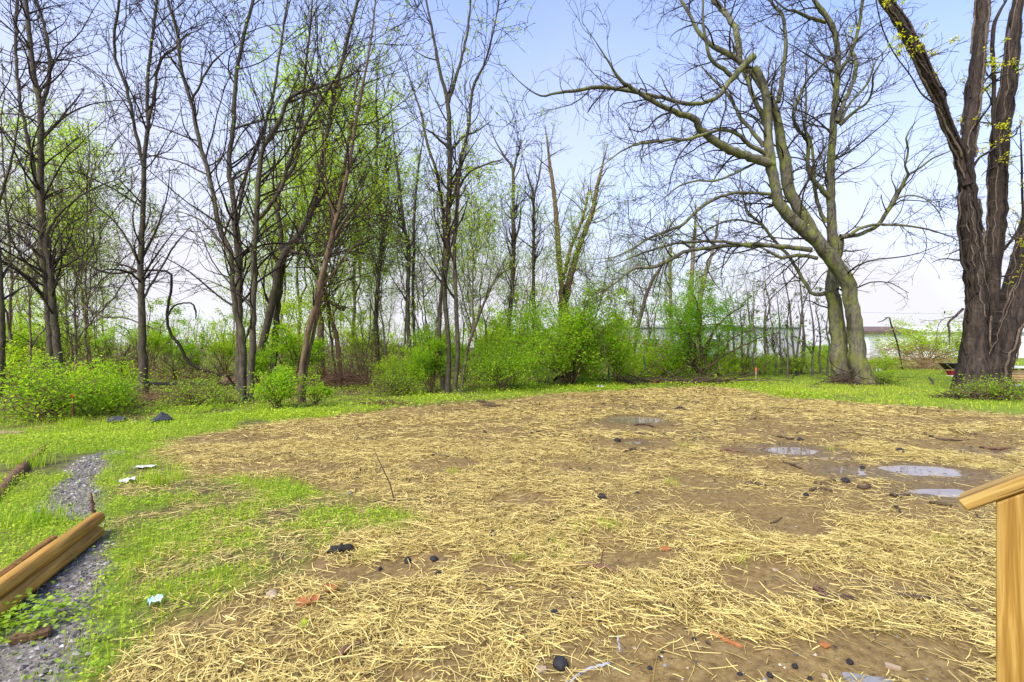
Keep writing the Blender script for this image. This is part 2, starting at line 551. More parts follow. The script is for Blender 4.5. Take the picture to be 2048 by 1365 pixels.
ys = [-30, -12, -5, -2, 0, .8]
yv = 1.2
while yv < 26:
    ys.append(yv)
    yv += max(0.022, yv * 0.0085)
while yv < 900:
    ys.append(yv)
    yv *= 1.25
ys = np.array(ys)
u = np.linspace(-1, 1, 281)
xs = np.concatenate([[-900, -400, -150, -70, -40], 24 * np.sign(u) * (0.35 * np.abs(u) + 0.65 * np.abs(u) ** 2.2), [40, 70, 150, 400, 900]])
X, Y = np.meshgrid(xs, ys)
Z = gz(X, Y)
z_ = zones(X, Y)
nx, ny = len(xs), len(ys)
ii = (np.arange(ny - 1)[:, None] * nx + np.arange(nx - 1)[None, :]).ravel()
Q = np.stack([ii, ii + 1, ii + nx + 1, ii + nx], 1)
wet = blobs([(a, b, c * 1.7 + .1, d * 1.9 + .1) for a, b, c, d in PUD], X, Y, 33, 1.3, 0.6)
t = MT('ground_soil', 0.75, 0.12)
v = t.pos()
n1 = t.noise(v, 1.3, 5, 0.6)
n2 = t.noise(v, 22, 6, 0.7)
n3 = t.noise(v, 90, 3, 0.7)
mud = t.ramp(n2, [(0.28, (0.060, 0.038, 0.015)), (0.5, (0.21, 0.140, 0.050)), (0.75, (0.37, 0.27, 0.115))])
mud = t.mix(t.rng(n1, .35, .65, 0, .55), mud, (0.15, 0.098, 0.042))
spk = t.rng(n3, .66, .72, 0, 1)
mud = t.mix(t.mth('MULTIPLY', spk, 0.5), mud, (0.42, 0.38, 0.34))
dk = t.rng(t.noise(v, 60, 2, .6), .64, .70, 0, .8)
mud = t.mix(dk, mud, (0.03, 0.027, 0.026))
strw = t.ramp(t.noise(t.pos((3, 1, 1)), 60, 4, .8), [(0.3, (0.20, 0.115, 0.045)), (0.55, (0.42, 0.28, 0.11)), (0.75, (0.62, 0.45, 0.19))])
soil = t.mix(t.rng(n2, .3, .7), (0.035, 0.028, 0.017), (0.11, 0.085, 0.045))
soil = t.mix(t.rng(t.noise(v, 9, 5, .7), .42, .6, 0, .55), soil, (0.17, 0.23, 0.02))
grv = t.ramp(t.noise(v, 45, 4, .8), [(0.3, (0.05, 0.042, 0.035)), (0.5, (0.17, 0.148, 0.125)), (0.7, (0.38, 0.34, 0.30))])
lit = t.ramp(t.noise(v, 30, 5, .75), [(0.3, (0.04, 0.026, 0.016)), (0.55, (0.13, 0.08, 0.045)), (0.75, (0.25, 0.16, 0.10))])
lit = t.mix(t.rng(t.noise(v, 1.1, 4, .65), .45, .6, 0, .8), lit, (0.20, 0.27, 0.02))
c = t.mix(t.attr('strawzone'), t.mix(t.attr('woods'), soil, lit), mud)
c = t.mix(t.mth('MULTIPLY', t.attr('strawd'), 0.55), c, t.mix(.28, (0.085, 0.056, 0.024), strw))  # dark wet soil under dense straw, also paints the shade between stalks
turf = t.mix(t.rng(t.noise(v, 14, 5, .75), .35, .62, .25, .95), soil, (0.19, 0.27, 0.018))
c = t.mix(t.mth('MULTIPLY', t.attr('grass'), 0.9), c, turf)
c = t.mix(t.attr('gravel'), c, grv)
c = t.mix(t.mth('MULTIPLY', t.attr('wet'), 0.45), c, t.mix(1.0, c, (0.45, 0.40, 0.36), 'MULTIPLY'))
t.col(c)
rg = t.mix(t.attr('wet'), t.mix(t.rng(n1, .4, .7), (.75, .75, .75), (.95, .95, .95)), (.25, .25, .25))
t.l(rg, t.b.inputs['Roughness'])
t.bump(t.mth('ADD', n2, t.mth('MULTIPLY', n3, .5)), 0.5, 0.02)
me = mesh_np('ground', np.stack([X, Y, Z], -1).reshape(-1, 3), [Q], t.m,
             {'strawzone': z_[0].ravel(), 'strawd': z_[1].ravel(), 'grass': z_[2].ravel(), 'gravel': z_[3].ravel(), 'woods': z_[4].ravel(), 'wet': wet.ravel()})
tag(ob('ground', me), 'muddy yard strewn with straw running up to the edge of the woods', kind='structure')

# puddles: level sheets of brown water lying in the hollows
wt = MT('puddle_water', 0.03, 0.5)
wt.b.inputs['IOR'].default_value = 1.45
wt.col(wt.ramp(wt.noise(wt.pos(), 5, 3), [(0.3, (0.14, 0.10, 0.065)), (0.7, (0.24, 0.18, 0.12))]))
wt.bump(wt.noise(wt.pos(), 14, 2), 0.02, 0.01)
for k, (cx, cy, a, b) in enumerate(PUD):
    th = np.linspace(0, 2 * math.pi, 40, endpoint=False)
    rr = 1.22
    V = np.stack([a * rr * np.cos(th), b * rr * np.sin(th), 0 * th], 1)
    me = mesh_np('puddle', np.vstack([V, [[0, 0, 0]]]), [np.array([[i, (i + 1) % 40, 40] for i in range(40)])], wt.m)
    z0 = float(np.mean(gz(cx + a * 1.35 * np.cos(th), cy + b * 1.35 * np.sin(th))))
    o = ob('puddle', me, None, (cx, cy, z0 - 0.009))
    tag(o, ['farthest puddle mirroring trunks near the middle of the straw', 'wide puddle with upright reflections right of centre', 'brown puddle just left of the largest one', 'largest pale puddle mirroring the sky near the post',
            'thin puddle closest to the wooden post', 'tiny wet spot below the farthest puddle', 'narrow puddle strip between the wide and the brown puddle', 'faint wet hollow at the right edge'][k], kind='structure')

# ================================================================ straw
def scatter(rng, x0, x1, y0, y1, dens, fn):
    n = int((x1 - x0) * (y1 - y0) * dens)
    x = rng.uniform(x0, x1, n); y = rng.uniform(y0, y1, n)
    vis = (np.abs(x) < 1.2 * y + 1.0)
    x, y = x[vis], y[vis]
    p = fn(x, y)
    k = rng.uniform(0, 1, len(x)) < p
    return x[k], y[k]
def build_straw():
    rng = np.random.default_rng(5)
    mb = MB()
    for (y0, y1, dens, wd, ln, seg) in ((1.3, 3.6, 5600, (.0016, .0052), (.015, .20), 3), (3.6, 6.5, 3300, (.0022, .0055), (.02, .18), 2), (6.5, 17.5, 950, (.0035, .009), (.04, .20), 2)):
        x, y = scatter(rng, -1.2 * y1 - 1, 1.2 * y1 + 1, y0, y1, dens, lambda a, b: zones(a, b)[1])
        N = len(x)
        th = 2 * math.pi * 1.4 * fbm(x * .55, y * .55, 60, 2) + rng.normal(size=N) * .95
        L = ln[0] + (ln[1] - ln[0]) * rng.beta(1.2, 2.4, N)
        W = rng.uniform(wd[0], wd[1], N)
        d = zones(x, y)[1]
        pile = fbm(x * 5, y * 5, 63, 2)
        z = gz(x, y) + 0.003 + rng.uniform(0, 1, N) ** 1.6 * (0.012 + 0.035 * pile) * (0.3 + d)
        D = np.stack([np.cos(th), np.sin(th), np.clip(rng.normal(size=N) * .10, -.22, .22)], 1)
        S = nrm(np.cross(D, np.array([0, 0, 1.0])) + rng.normal(size=(N, 3)) * np.array([0, 0, .5]))
        C = np.stack([x, y, z], 1)
        bow = rng.normal(size=N) * .045
        lat = nrm(np.cross(D, [0, 0, 1.0]))
        pts = []
        for q in np.linspace(-.5, .5, seg):
            p = C + D * (L * q)[:, None] + lat * (L * bow * (1 - 4 * q * q))[:, None] + np.array([0, 0, 1.0]) * (np.abs(bow) * L * .2 * (1 - 4 * q * q))[:, None]
            p[:, 2] = np.maximum(p[:, 2], gz(p[:, 0], p[:, 1]) + .002)
            ww = W * (1 if abs(q) < .3 else .8)
            pts += [p - S * ww[:, None] / 2, p + S * ww[:, None] / 2]
        V = np.stack(pts, 1).reshape(-1, 3)
        k = np.arange(N)[:, None] * (2 * seg)
        Qs = np.concatenate([k + np.array([[2 * s, 2 * s + 1, 2 * s + 3, 2 * s + 2]]) for s in range(seg - 1)])
        tn = np.where(rng.uniform(size=N) < .14, rng.uniform(0, .22, N), rng.beta(2.4, 1.6, N))
        mb.add(V, Qs, None, 0, np.repeat(tn, 2 * seg))
    o = ob('straw', mb.mesh('straw', M['straw'], False))
    tag(o, 'loose golden straw mulch spread over the mud', 'straw', kind='stuff')
build_straw()

# ================================================================ grass and ground cover
def blades(mb, x, y, rng, h, wd, lean=.35, m=0, z=None):
    N = len(x)
    if N == 0:
        return
    H = rng.uniform(h[0], h[1], N)
    W = rng.uniform(wd[0], wd[1], N)
    a = rng.uniform(0, 2 * math.pi, N)
    D = np.stack([np.cos(a), np.sin(a), 0 * a], 1)
    S = np.stack([-np.sin(a), np.cos(a), 0 * a], 1)
    B = np.stack([x, y, gz(x, y) - .003 if z is None else z], 1)
    le = rng.uniform(.1, 1, N) * lean
    up = np.array([0, 0, 1.0])
    mid = B + up * (H * .6)[:, None] + D * (H * le * .4)[:, None]
    tip = B + up * (H * np.sqrt(np.maximum(1 - le ** 2, .2)))[:, None] + D * (H * le * 1.3)[:, None]
    V = np.stack([B - S * W[:, None] / 2, B + S * W[:, None] / 2, mid + S * W[:, None] * .4, mid - S * W[:, None] * .4, tip], 1).reshape(-1, 3)
    k = np.arange(N)[:, None] * 5
    mb.add(V, k + np.array([[0, 1, 2, 3]]), k + np.array([[3, 2, 4]]), m, np.repeat(np.clip(rng.normal(.5, .25, N) + .8 * (fbm(x * .9, y * .9, 81) - .5), 0, 1), 5))
def build_cover():
    rng = np.random.default_rng(8)
    g = MB()
    # grass: lawn strip, right lawn, green patch in the straw
    def gd(x, y):
        s = zones(x, y)
        return s[2] * (0.35 + .65 * sstep(.45, .6, fbm(x * .8, y * .8, 82))) * (1 - .6 * s[4])
    for (x0, x1, y0, y1, dn, h, wd) in ((-5, .4, 1.6, 5.2, 2600, (.025, .11), (.0018, .0042)), (-9, -1.5, 5.2, 9.5, 700, (.03, .10), (.004, .008)),
                                        (-12, 7, 7.5, 16, 160, (.03, .09), (.008, .016)), (3, 26, 9.5, 24, 320, (.03, .085), (.007, .016)), (4, 40, 24, 44, 22, (.05, .12), (.03, .06))):
        x, y = scatter(rng, x0, x1, y0, y1, dn, gd)
        k = rng.uniform(size=len(x)) < .13
        blades(g, x[~k], y[~k], rng, h, wd)
        blades(g, x[k], y[k], rng, h, wd, .8, 1)
    # odd sprouts in the straw
    for px, py, n in ((905, 945, 60), (1160, 1060, 40), (1212, 1052, 60), (1108, 1086, 30), (1340, 968, 50), (1045, 1118, 20), (1485, 1118, 30), (735, 1108, 50), (790, 1060, 90), (1880, 1085, 30), (1120, 1110, 25), (1660, 900, 20), (1370, 895, 30)):
        c = G(px, py)
        x = c[0] + rng.normal(size=n) * .045; y = c[1] + rng.normal(size=n) * .05
        blades(g, x, y, rng, (.03, .08), (.003, .005), .7)
    tag(ob('grass', g.mesh('grass', [M['grass'], M['dry']], False)), 'short bright green grass around the edge of the straw', 'grass', kind='stuff')
    c = MB()
    def cd(x, y):
        s = zones(x, y)
        return s[2] * (0.25 + .75 * sstep(.60, .42, fbm(x * .8, y * .8, 82)))
    for (x0, x1, y0, y1, dn, sz, hh) in ((-5, .3, 1.6, 5.2, 4200, (.010, .024), .05), (-10, -1.2, 5.2, 10, 1900, (.016, .034), .07), (-18, 8, 8.5, 17, 420, (.03, .06), .10),
                                         (3, 26, 10, 24, 210, (.02, .05), .06), (-34, 8, 17, 40, 60, (.07, .15), .22)):
        x, y = scatter(rng, x0, x1, y0, y1, dn, cd)
        N = len(x)
        C = np.stack([x, y, gz(x, y) + rng.uniform(.004, 1, N) * hh * (.4 + 1.2 * fbm(x * 2, y * 2, 90, 2))], 1)
        D = rng.normal(size=(N, 3)) * np.array([1, 1, .35])
        Nn = rng.normal(size=(N, 3)) * .4 + np.array([0, 0, 1.0])
        V, T = leafq(C, D, Nn, rng.uniform(sz[0], sz[1], N), .75, .1)
        c.add(V, None, T, 0, np.repeat(np.clip(rng.normal(.5, .25, N) + .7 * (fbm(x * .7, y * .7, 91) - .5), 0, 1), 4))
    tag(ob('ground_cover', c.mesh('ground_cover', M['cover'], False)), 'low leafy weeds and chickweed covering the ground', 'weeds', kind='stuff')
    # brown leaf litter under the trees
    l = MB()
    x, y = scatter(rng, -22, 8, 8, 24, 130, lambda a, b: zones(a, b)[4] * .8)
    N = len(x)
    C = np.stack([x, y, gz(x, y) + rng.uniform(.004, .03, N)], 1)
    V, T = leafq(C, rng.normal(size=(N, 3)) * np.array([1, 1, .2]), rng.normal(size=(N, 3)) * .35 + np.array([0, 0, 1.0]), rng.uniform(.04, .09, N), .7, .12)
    l.add(V, None, T, 0, np.repeat(rng.uniform(0, 1, N), 4))
    tag(ob('leaf_litter', l.mesh('leaf_litter', M['litter'], False)), 'brown fallen leaves on the woodland floor', 'leaf litter', kind='stuff')
    # tall dry brown stalks in the clearing behind the left trees
    s = MB()
    for (px, py, n, sp, h) in ((190, 752, 420, 1.6, (.4, 1.1)), (330, 757, 380, 1.8, (.3, .9)), (245, 748, 420, 2.0, (.5, 1.2)), (60, 748, 160, 1.5, (.4, .9)), (690, 757, 160, .9, (.2, .6))):
        cc = G(px, py)
        x = cc[0] + rng.normal(size=n) * sp; y = cc[1] + rng.normal(size=n) * sp * .6
        blades(s, x, y, rng, h, (.008, .018), .6)
    tag(ob('dry_stalks', s.mesh('dry_stalks', M['dry'], False)), 'dry brown stalks standing in the clearing behind the trunks', 'dry stalks', kind='stuff')
build_cover()

# ================================================================ gravel
def rock_mesh(name, rng, size, m, sub=1, squash=.6, rough=.22):
    """angular rounded lump from a subdivided octahedron"""
    V = [np.array(p, float) for p in ((1, 0, 0), (-1, 0, 0), (0, 1, 0), (0, -1, 0), (0, 0, 1), (0, 0, -1))]
    T = [(0, 2, 4), (2, 1, 4), (1, 3, 4), (3, 0, 4), (2, 0, 5), (1, 2, 5), (3, 1, 5), (0, 3, 5)]
    for _ in range(sub):
        cache, NT = {}, []
        def mid(a, b):
            k = (min(a, b), max(a, b))
            if k not in cache:
                p = V[a] + V[b]
                V.append(p / np.linalg.norm(p))
                cache[k] = len(V) - 1
            return cache[k]
        for a, b, c in T:
            x, y, z = mid(a, b), mid(b, c), mid(c, a)
            NT += [(a, x, z), (x, b, y), (z, y, c), (x, y, z)]
        T = NT
    A = np.array(V)
    A = A * (1 + rough * rng.normal(size=(len(A), 1))) * np.array([1, rng.uniform(.65, .95), squash])
    return A * size, np.array(T)
grv_m = MT('gravel_stone', .7, .4)
grv_m.col(grv_m.ramp(grv_m.attr('tint'), [(0, (.035, .033, .036)), (.55, (.17, .15, .135)), (.85, (.40, .365, .33)), (1, (.55, .53, .50))]))
grv_m.bump(grv_m.noise(grv_m.pos(), 120, 3), .4, .004)
def build_gravel():
    rng = np.random.default_rng(12)
    mb = MB()
    prot = [rock_mesh('p', rng, 1, None, 0, .6, .2) for _ in range(8)]
    x, y = scatter(rng, -5, -.5, 1.6, 6.5, 1700, lambda a, b: np.maximum(zones(a, b)[3], .0) * .9)
    x2, y2 = scatter(rng, -3, 6, 1.3, 5, 110, lambda a, b: zones(a, b)[0] * (1 - zones(a, b)[1]) * .7)
    for X_, Y_, sz in ((x, y, (.006, .022)), (x2, y2, (.003, .011))):
        for i in range(len(X_)):
            V, T = prot[i % 8]
            a = rng.uniform(0, 6.28)
            s = rng.uniform(*sz) * rng.uniform(.6, 1)
            Rm = np.array([[math.cos(a), math.sin(a), 0], [-math.sin(a), math.cos(a), 0], [0, 0, 1]])
            mb.add(V @ Rm * s + np.array([X_[i], Y_[i], 0]), None, T, 0, rng.beta(1.6, 2))
    Vs = np.concatenate(mb.V)
    cen = np.concatenate([np.repeat(v.mean(0, keepdims=True), len(v), 0) for v in mb.V])
    Vs[:, 2] += gz(cen[:, 0], cen[:, 1]) + .002
    mb.V = [Vs]
    tag(ob('gravel', mb.mesh('gravel', grv_m.m, False)), 'grey crushed stone gravel beside the timbers', 'gravel', kind='stuff')
build_gravel()

# dark chips of bark, cinder and wet leaf trodden into the straw
def build_chips():
    rng = np.random.default_rng(14)
    mb = MB()
    for (y0, y1, dn, sz) in ((1.3, 4.5, 60, (.008, .035)), (4.5, 9, 55, (.012, .06)), (9, 17, 38, (.025, .11))):
        x, y = scatter(rng, -1.2 * y1, 1.2 * y1, y0, y1, dn, lambda a, b: zones(a, b)[0] * sstep(.38, .62, fbm(a * .9, b * .9, 71)))
        N = len(x)
        C = np.stack([x, y, gz(x, y) + rng.uniform(.012, .04, N)], 1)
        V, T = leafq(C, rng.normal(size=(N, 3)) * np.array([1, 1, .12]), rng.normal(size=(N, 3)) * .25 + np.array([0, 0, 1.0]), rng.uniform(sz[0], sz[1], N), .45, .12)
        mb.add(V, None, T, 0, np.repeat(rng.uniform(0, 1, N), 4))
    tag(ob('bark_litter', mb.mesh('bark_litter', M['chip'], False)), 'dark bark and cinder chips trodden into the straw', 'litter', kind='stuff')
M['chip'] = leafmat('dark_chip', (.015, .012, .010), (.11, .065, .04), .02, .7)
build_chips()
# ================================================================ trees
def ppath(s, Y0, d0, d1):
    rows = [tuple(float(q) for q in t.split(',')) for t in s.split()]
    ks = [i for i, r in enumerate(rows) if len(r) == 3]
    hw = np.interp(range(len(rows)), ks, [rows[i][2] for i in ks])
    n = len(rows)
    pts, rad = [], []
    for i, r in enumerate(rows):
        Y = Y0 + d0 + (d1 - d0) * (i / (n - 1)) ** 1.2
        pts.append(U(r[0], r[1], Y))
        rad.append(.95 * hw[i] * Y / F * math.cos(math.atan((r[0] - CX) / F)))
    pts, rad = np.array(pts), np.array(rad)
    if rows[-1][1] >= 25 and hw[-1] < 4:                    # a free end tapers to a twig
        f = np.linspace(0, 1, n)
        rad = rad * np.clip((1.12 - f) / .35, 0, 1)
    if rows[-1][1] < 25:                                    # goes on above the frame
        d = nrm(pts[-1] - pts[-2])
        for q in (1.0, 2.2):
            pts = np.vstack([pts, pts[-1] + d * q + np.array([0, 0, .3])])
            rad = np.append(rad, rad[-1] * .75)
    return pts, rad
def resample_b(P, n):
    m = P.shape[1]
    t = np.linspace(0, m - 1, n)
    i = np.minimum(t.astype(int), m - 2)
    f = (t - i)[None, :, None]
    return P[:, i] * (1 - f) + P[:, i + 1] * f
def crown_levels(P, R, rng, l1, l2, l3, zmin):
    a1 = spawn(P, R, rng, l1[0], .10, 1, l1[1], (25, 65), 10, l1[2] if len(l1) > 2 else .2, l1[3] if len(l1) > 3 else .06, .5, .009, .034, zmin, .35, tip=.25)
    a2 = spawn(a1[0], a1[1], rng, l2[0], .10, 1, l2[1], (25, 65), 6, .2, .04, .6, .0078, .016, short=.3)
    a3 = spawn(a2[0], a2[1], rng, l3[0], .10, 1, l3[1], (25, 60), 4, .18, .04, .7, .0062, .009, short=.3)
    return a1, a2, a3
def crown_mesh(levels, rng, buds, bud_size, mats):
    mb = MB()
    (p1, r1), (p2, r2), (p3, r3) = levels
    for (p, r, s) in ((p1, r1, 5), (p2, r2, 3), (p3, r3, 3)):
        if len(p):
            V, Q = tubes(p, r, s)
            mb.add(V, Q)
    if buds and len(p3):
        leaves_on(mb, p3, rng, buds, bud_size, .006, 1, .1)
    return mb.mesh('crown', mats)
def hero(name, label, Y0, bx, stems, limbs, bk, lbk, twig, seed, l1=(1.3, (.8, 2.2)), l2=(3, (.3, .9)), l3=(5, (.12, .4)), zmin=1.6,
         leaves=(), buds=3000, bud_size=(.02, .045), sides=12, rough=.03, flare=0.0, group=None, cat='tree', wig=.15, vines=None, fat=1.0):
    rng = np.random.default_rng(seed)
    base = np.array([(bx - CX) / F * Y0, Y0, 0.0])
    base[2] = float(gz(base[0], base[1]))
    root = empty(name, base, label, cat, group)
    PP, RR, big = [], [], []
    for i, (d0, d1, s) in enumerate(stems):
        p, r = ppath(s, Y0, d0, d1)
        r = r * fat
        if p[0, 2] < 1.0:
            p = np.vstack([[p[0, 0], p[0, 1], -.25], p])
            r = np.append(r[0] * 1.12, r)
        n = max(14, int(np.linalg.norm(np.diff(p, axis=0), axis=1).sum() / .16))
        n = min(n, 60)
        p, r = resample(p, r, n, rng, wig * .5)
        p = p - base
        lob = flare * np.exp(-np.maximum(p[:, 2], 0) / .35)
        V, Q = tubes(p[None], r[None], sides, rng, rough, lob)
        mb = MB(); mb.add(V, Q)
        ob('trunk', mb.mesh('trunk', bk), root)
        big.append((p, r))
        p2, r2 = resample(p, r, 20)
        PP.append(p2); RR.append(r2)
    for (d0, d1, s) in limbs:
        p, r = ppath(s, Y0, d0, d1)
        n = min(max(12, int(np.linalg.norm(np.diff(p, axis=0), axis=1).sum() / .15)), 56)
        p, r = resample(p, r, n, rng, wig)
        p = p - base
        V, Q = tubes(p[None], r[None], 8, rng, rough)
        mb = MB(); mb.add(V, Q)
        ob('limb', mb.mesh('limb', lbk), root)
        p2, r2 = resample(p, r, 20)
        PP.append(p2); RR.append(r2)
    P, R = np.array(PP), np.array(RR)
    lv = crown_levels(P, R, rng, l1, l2, l3, zmin)
    ob('crown', crown_mesh(lv, rng, buds, bud_size, [twig, M['bud']]), root)
    for (m, cnt, size, sp, which) in leaves:
        mb = MB()
        src = {'twig': np.concatenate([lv[2][0]]), 'branch': lv[1][0], 'stem': P}[which]
        leaves_on(mb, src, rng, cnt, size, sp)
        me = mb.mesh('foliage', M[m], False)
        if me:
            ob('foliage', me, root)
    if vines:
        for k in range(vines[0]):
            p, r = big[rng.integers(0, len(big))]
            i0 = rng.integers(0, max(1, len(p) // 2)); i1 = rng.integers(max(i0 + 8, len(p) // 2), len(p) + 1)
            q, qr = p[i0:i1], r[i0:i1]
            if len(q) < 6:
                continue
            a = rng.uniform(0, 6.28) + np.cumsum(rng.normal(size=len(q)) * .16) + rng.normal() * .05 * np.arange(len(q))
            tt = nrm(np.gradient(q, axis=0))
            uu = nrm(np.cross(tt, [0, 1.0, 0.01])); ww = np.cross(tt, uu)
            vr = rng.uniform(*vines[1])
            off = (qr * 1.03 + vr * rng.uniform(.2, 1.2, len(q)))[:, None]
            vp = q + off * (np.cos(a)[:, None] * uu + np.sin(a)[:, None] * ww)
            V, Q = tubes(vp[None], np.full((1, len(q)), vr), 5, rng, .1)
            mb = MB(); mb.add(V, Q)
            h1 = spawn(vp[None], np.full((1, len(q)), vr), rng, 9, 0, 1, (.1, .45), (50, 90), 5, .35, -.05, .4, .004, .008)
            if len(h1[0]):
                V, Q = tubes(h1[0], h1[1], 3)
                mb.add(V, Q)
            ob('vine', mb.mesh('vine', M['vine'] if rng.uniform() < .6 else M['vine_dark']), root)
    return root

# ---- the twin-trunked mossy tree
A = dict(
 stems=[(-.2, -.6, "1727,768,27 1720,740,21 1716,715,19 1711,660,17.5 1702,610,16 1695,565,17 1672,530,17 1640,490,15.5 1607,460,14 1575,430,13 1555,400,11.5 1550,365,11 1542,330,12 1537,280,9.5 1536,237,9 1532,190,8.5 1523,158,8 1508,135,7.5"),
        (.4, .6, "1684,764,24 1680,735,20 1677,700,18 1676,660,17 1668,610,15.5 1664,580,15 1668,540,14 1674,500,13 1675,478,13"),
        (.0, .9, "1640,485,12 1612,440,13 1590,405,12 1577,375,12.5 1570,325,13 1562,285,11 1555,240,9 1545,205,7.5 1525,175,7 1500,140,7 1475,120,6.5 1450,105,6 1425,92,5 1395,62,4 1380,30,3.5 1362,0,3"),
        (.6, .3, "1674,500,12 1664,465,10.5 1662,415,9.5 1662,365,9 1662,325,8.5 1665,275,8.5 1668,225,7 1675,150,6.5 1675,100,6 1667,60,6 1650,28,5.5 1635,10,5 1618,-20,4.5")],
 limbs=[(-.5, -2.6, "1545,330,11 1500,315,10 1467,302,9.5 1425,280,9 1400,260,8 1390,240,7.5 1360,228,6.5 1320,210,5.5 1270,180,4.5 1240,160,3.5 1215,120,2.5 1190,82,1.6 1165,45,1"),
        (-.6, -2.2, "1508,112,8 1490,130,7.5 1473,148,7 1460,162,6 1445,185,5.2 1425,200,4.8 1400,208,4.5 1360,205,4.2 1320,195,4 1280,187,4 1240,180,4 1200,175,4 1150,182,3.6 1110,187,3 1080,192,2.5 1040,165,1.8 1010,130,1"),
        (-.6, -1.2, "1462,152,5 1445,138,4.5 1427,125,4.2 1418,112,4 1412,80,3.2 1405,40,2.8 1406,0,2.5"),
        (.6, 1.6, "1478,118,7 1476,90,7 1472,62,6.5 1460,40,6 1445,20,6 1425,-2,6"),
        (.1, .5, "1532,250,6 1520,222,5.6 1508,200,5 1497,165,5 1486,138,4.5"),
        (-.4, -2.4, "1532,308,5.5 1500,290,5 1485,277,4.6 1462,262,4 1437,260,3.6 1422,265,3.5 1400,272,3.5 1370,280,3.5 1340,280,3.3 1300,285,2.8 1270,290,2.4 1240,305,2 1200,335,1.5 1175,350,1"),
        (-.3, .9, "1527,294,5 1510,270,4.5 1485,242,4 1470,215,3.5 1457,192,3 1430,162,2.6 1410,142,2.2 1390,110,1.4"),
        (-.4, -2.5, "1622,500,6.5 1575,495,5.6 1525,491,5.5 1495,490,5 1450,492,4.6 1430,495,4.4 1400,498,4.2 1370,504,4.3 1330,525,4.3 1305,535,3.8 1270,537,3 1250,550,2.7 1225,570,2.2 1190,590,1.8 1165,592,1"),
        (-.8, -1.6, "1500,492,3.6 1470,487,3.5 1430,483,3.3 1375,485,3 1340,490,2.4 1290,505,2 1240,525,1.5 1205,540,1"),
        (-.3, -.9, "1634,517,5 1600,510,4.2 1572,515,4 1560,515,3.8 1535,502,3.3 1520,496,2.8"),
        (-.3, -2.2, "1545,389,4.2 1510,387,3.6 1475,386,3.5 1445,392,3.5 1415,407,3.5 1390,425,3.5 1365,450,3.5 1340,460,3 1295,478,2.6 1270,495,2.2 1240,510,2 1215,517,1.8 1160,520,1"),
        (-.3, -1.7, "1510,326,3 1470,347,2.6 1430,362,2.3 1395,362,2 1360,372,1.8 1330,395,1.5 1297,422,1"),
        (.5, 1.6, "1658,581,5.5 1645,590,5 1625,587,4.6 1612,570,4.2 1600,550,4 1580,515,3.8 1560,495,3.6 1540,470,3.4 1520,445,3.2 1497,427,3 1487,400,2.4 1475,375,2 1460,355,1.3"),
        (1., 2., "1522,450,2.8 1475,440,2.3 1440,447,2 1400,470,1.6 1370,490,1"),
        (.4, -.6, "1680,474,7 1700,472,5.4 1725,467,5 1755,452,5 1770,432,5 1790,400,4.6 1805,370,4.2 1817,350,4"),
        (-.6, -1.2, "1817,350,3.2 1810,332,2.7 1817,300,2.4 1812,277,2.1 1825,252,1.7 1842,234,1"),
        (-.6, -1.6, "1817,350,3.2 1835,340,2.8 1865,317,2.4 1895,305,1.8 1930,285,1"),
        (.2, -.9, "1700,471,4.5 1720,457,3.8 1755,449,3.3 1800,451,3 1840,456,2.8 1875,465,2.5 1912,478,1.6"),
        (-.5, -1.3, "1790,402,2.4 1810,392,2 1840,394,1.9 1862,407,1.7 1880,430,1.5 1890,455,1"),
        (.6, 1.8, "1652,446,5 1640,422,4.5 1630,380,4 1627,325,3.5 1620,280,3.2 1610,257,3 1612,232,2.8 1612,200,2.5 1612,140,2.1 1620,85,1.4"),
        (.5, -1., "1658,395,6.5 1635,370,5.6 1620,345,5 1615,320,4.6 1615,280,4.4 1595,260,3.6 1587,240,3.3 1587,222,3.2 1600,190,3.1 1615,162,3 1635,140,2.6 1652,122,2.2 1690,100,1.3"),
        (.4, 1.6, "1672,245,7 1685,215,5.4 1695,190,5 1710,150,5 1711,117,4.4 1703,100,3.5 1690,70,2"),
        (.4, -.4, "1676,150,6 1695,120,4.6 1710,82,4.3 1720,40,4 1725,0,3.8"),
        (.4, 2.2, "1680,245,4.5 1700,207,3 1735,167,2.7 1750,125,2.1 1762,110,1.8 1790,80,1"),
        (.4, -1.4, "1680,250,5 1710,222,3.6 1735,205,3 1745,175,2.6 1747,150,2.2 1770,115,1.5 1800,85,1"),
        (.6, 1.1, "1556,205,6 1565,150,5.2 1572,100,4.7 1570,62,4.2 1565,30,3.8 1550,15,3.4 1540,-2,3"),
        (.2, -.8, "1652,45,4.5 1630,38,4.2 1612,33,4 1590,22,3.2 1570,18,2"),
        (-.2, .2, "1552,402,6 1543,412,3.5 1533,415,2 1528,420,.8")])
hero('twin_trunk_tree', 'huge twin-trunked mossy tree with bare limbs sweeping left over the yard', 16.0, 1704, A['stems'], A['limbs'], M['bark_beech'], M['bark_beech'], M['twig_moss'], 101,
     l1=(2.6, (1.0, 3.4), .25, .0), l2=(3.6, (.5, 1.5)), l3=(2.2, (.2, .6)), buds=12000, leaves=[('leaf_yellow', 420, (.05, .09), .02, 'twig')], sides=18, rough=.02, flare=.10, wig=.15, zmin=2.4, fat=1.03)

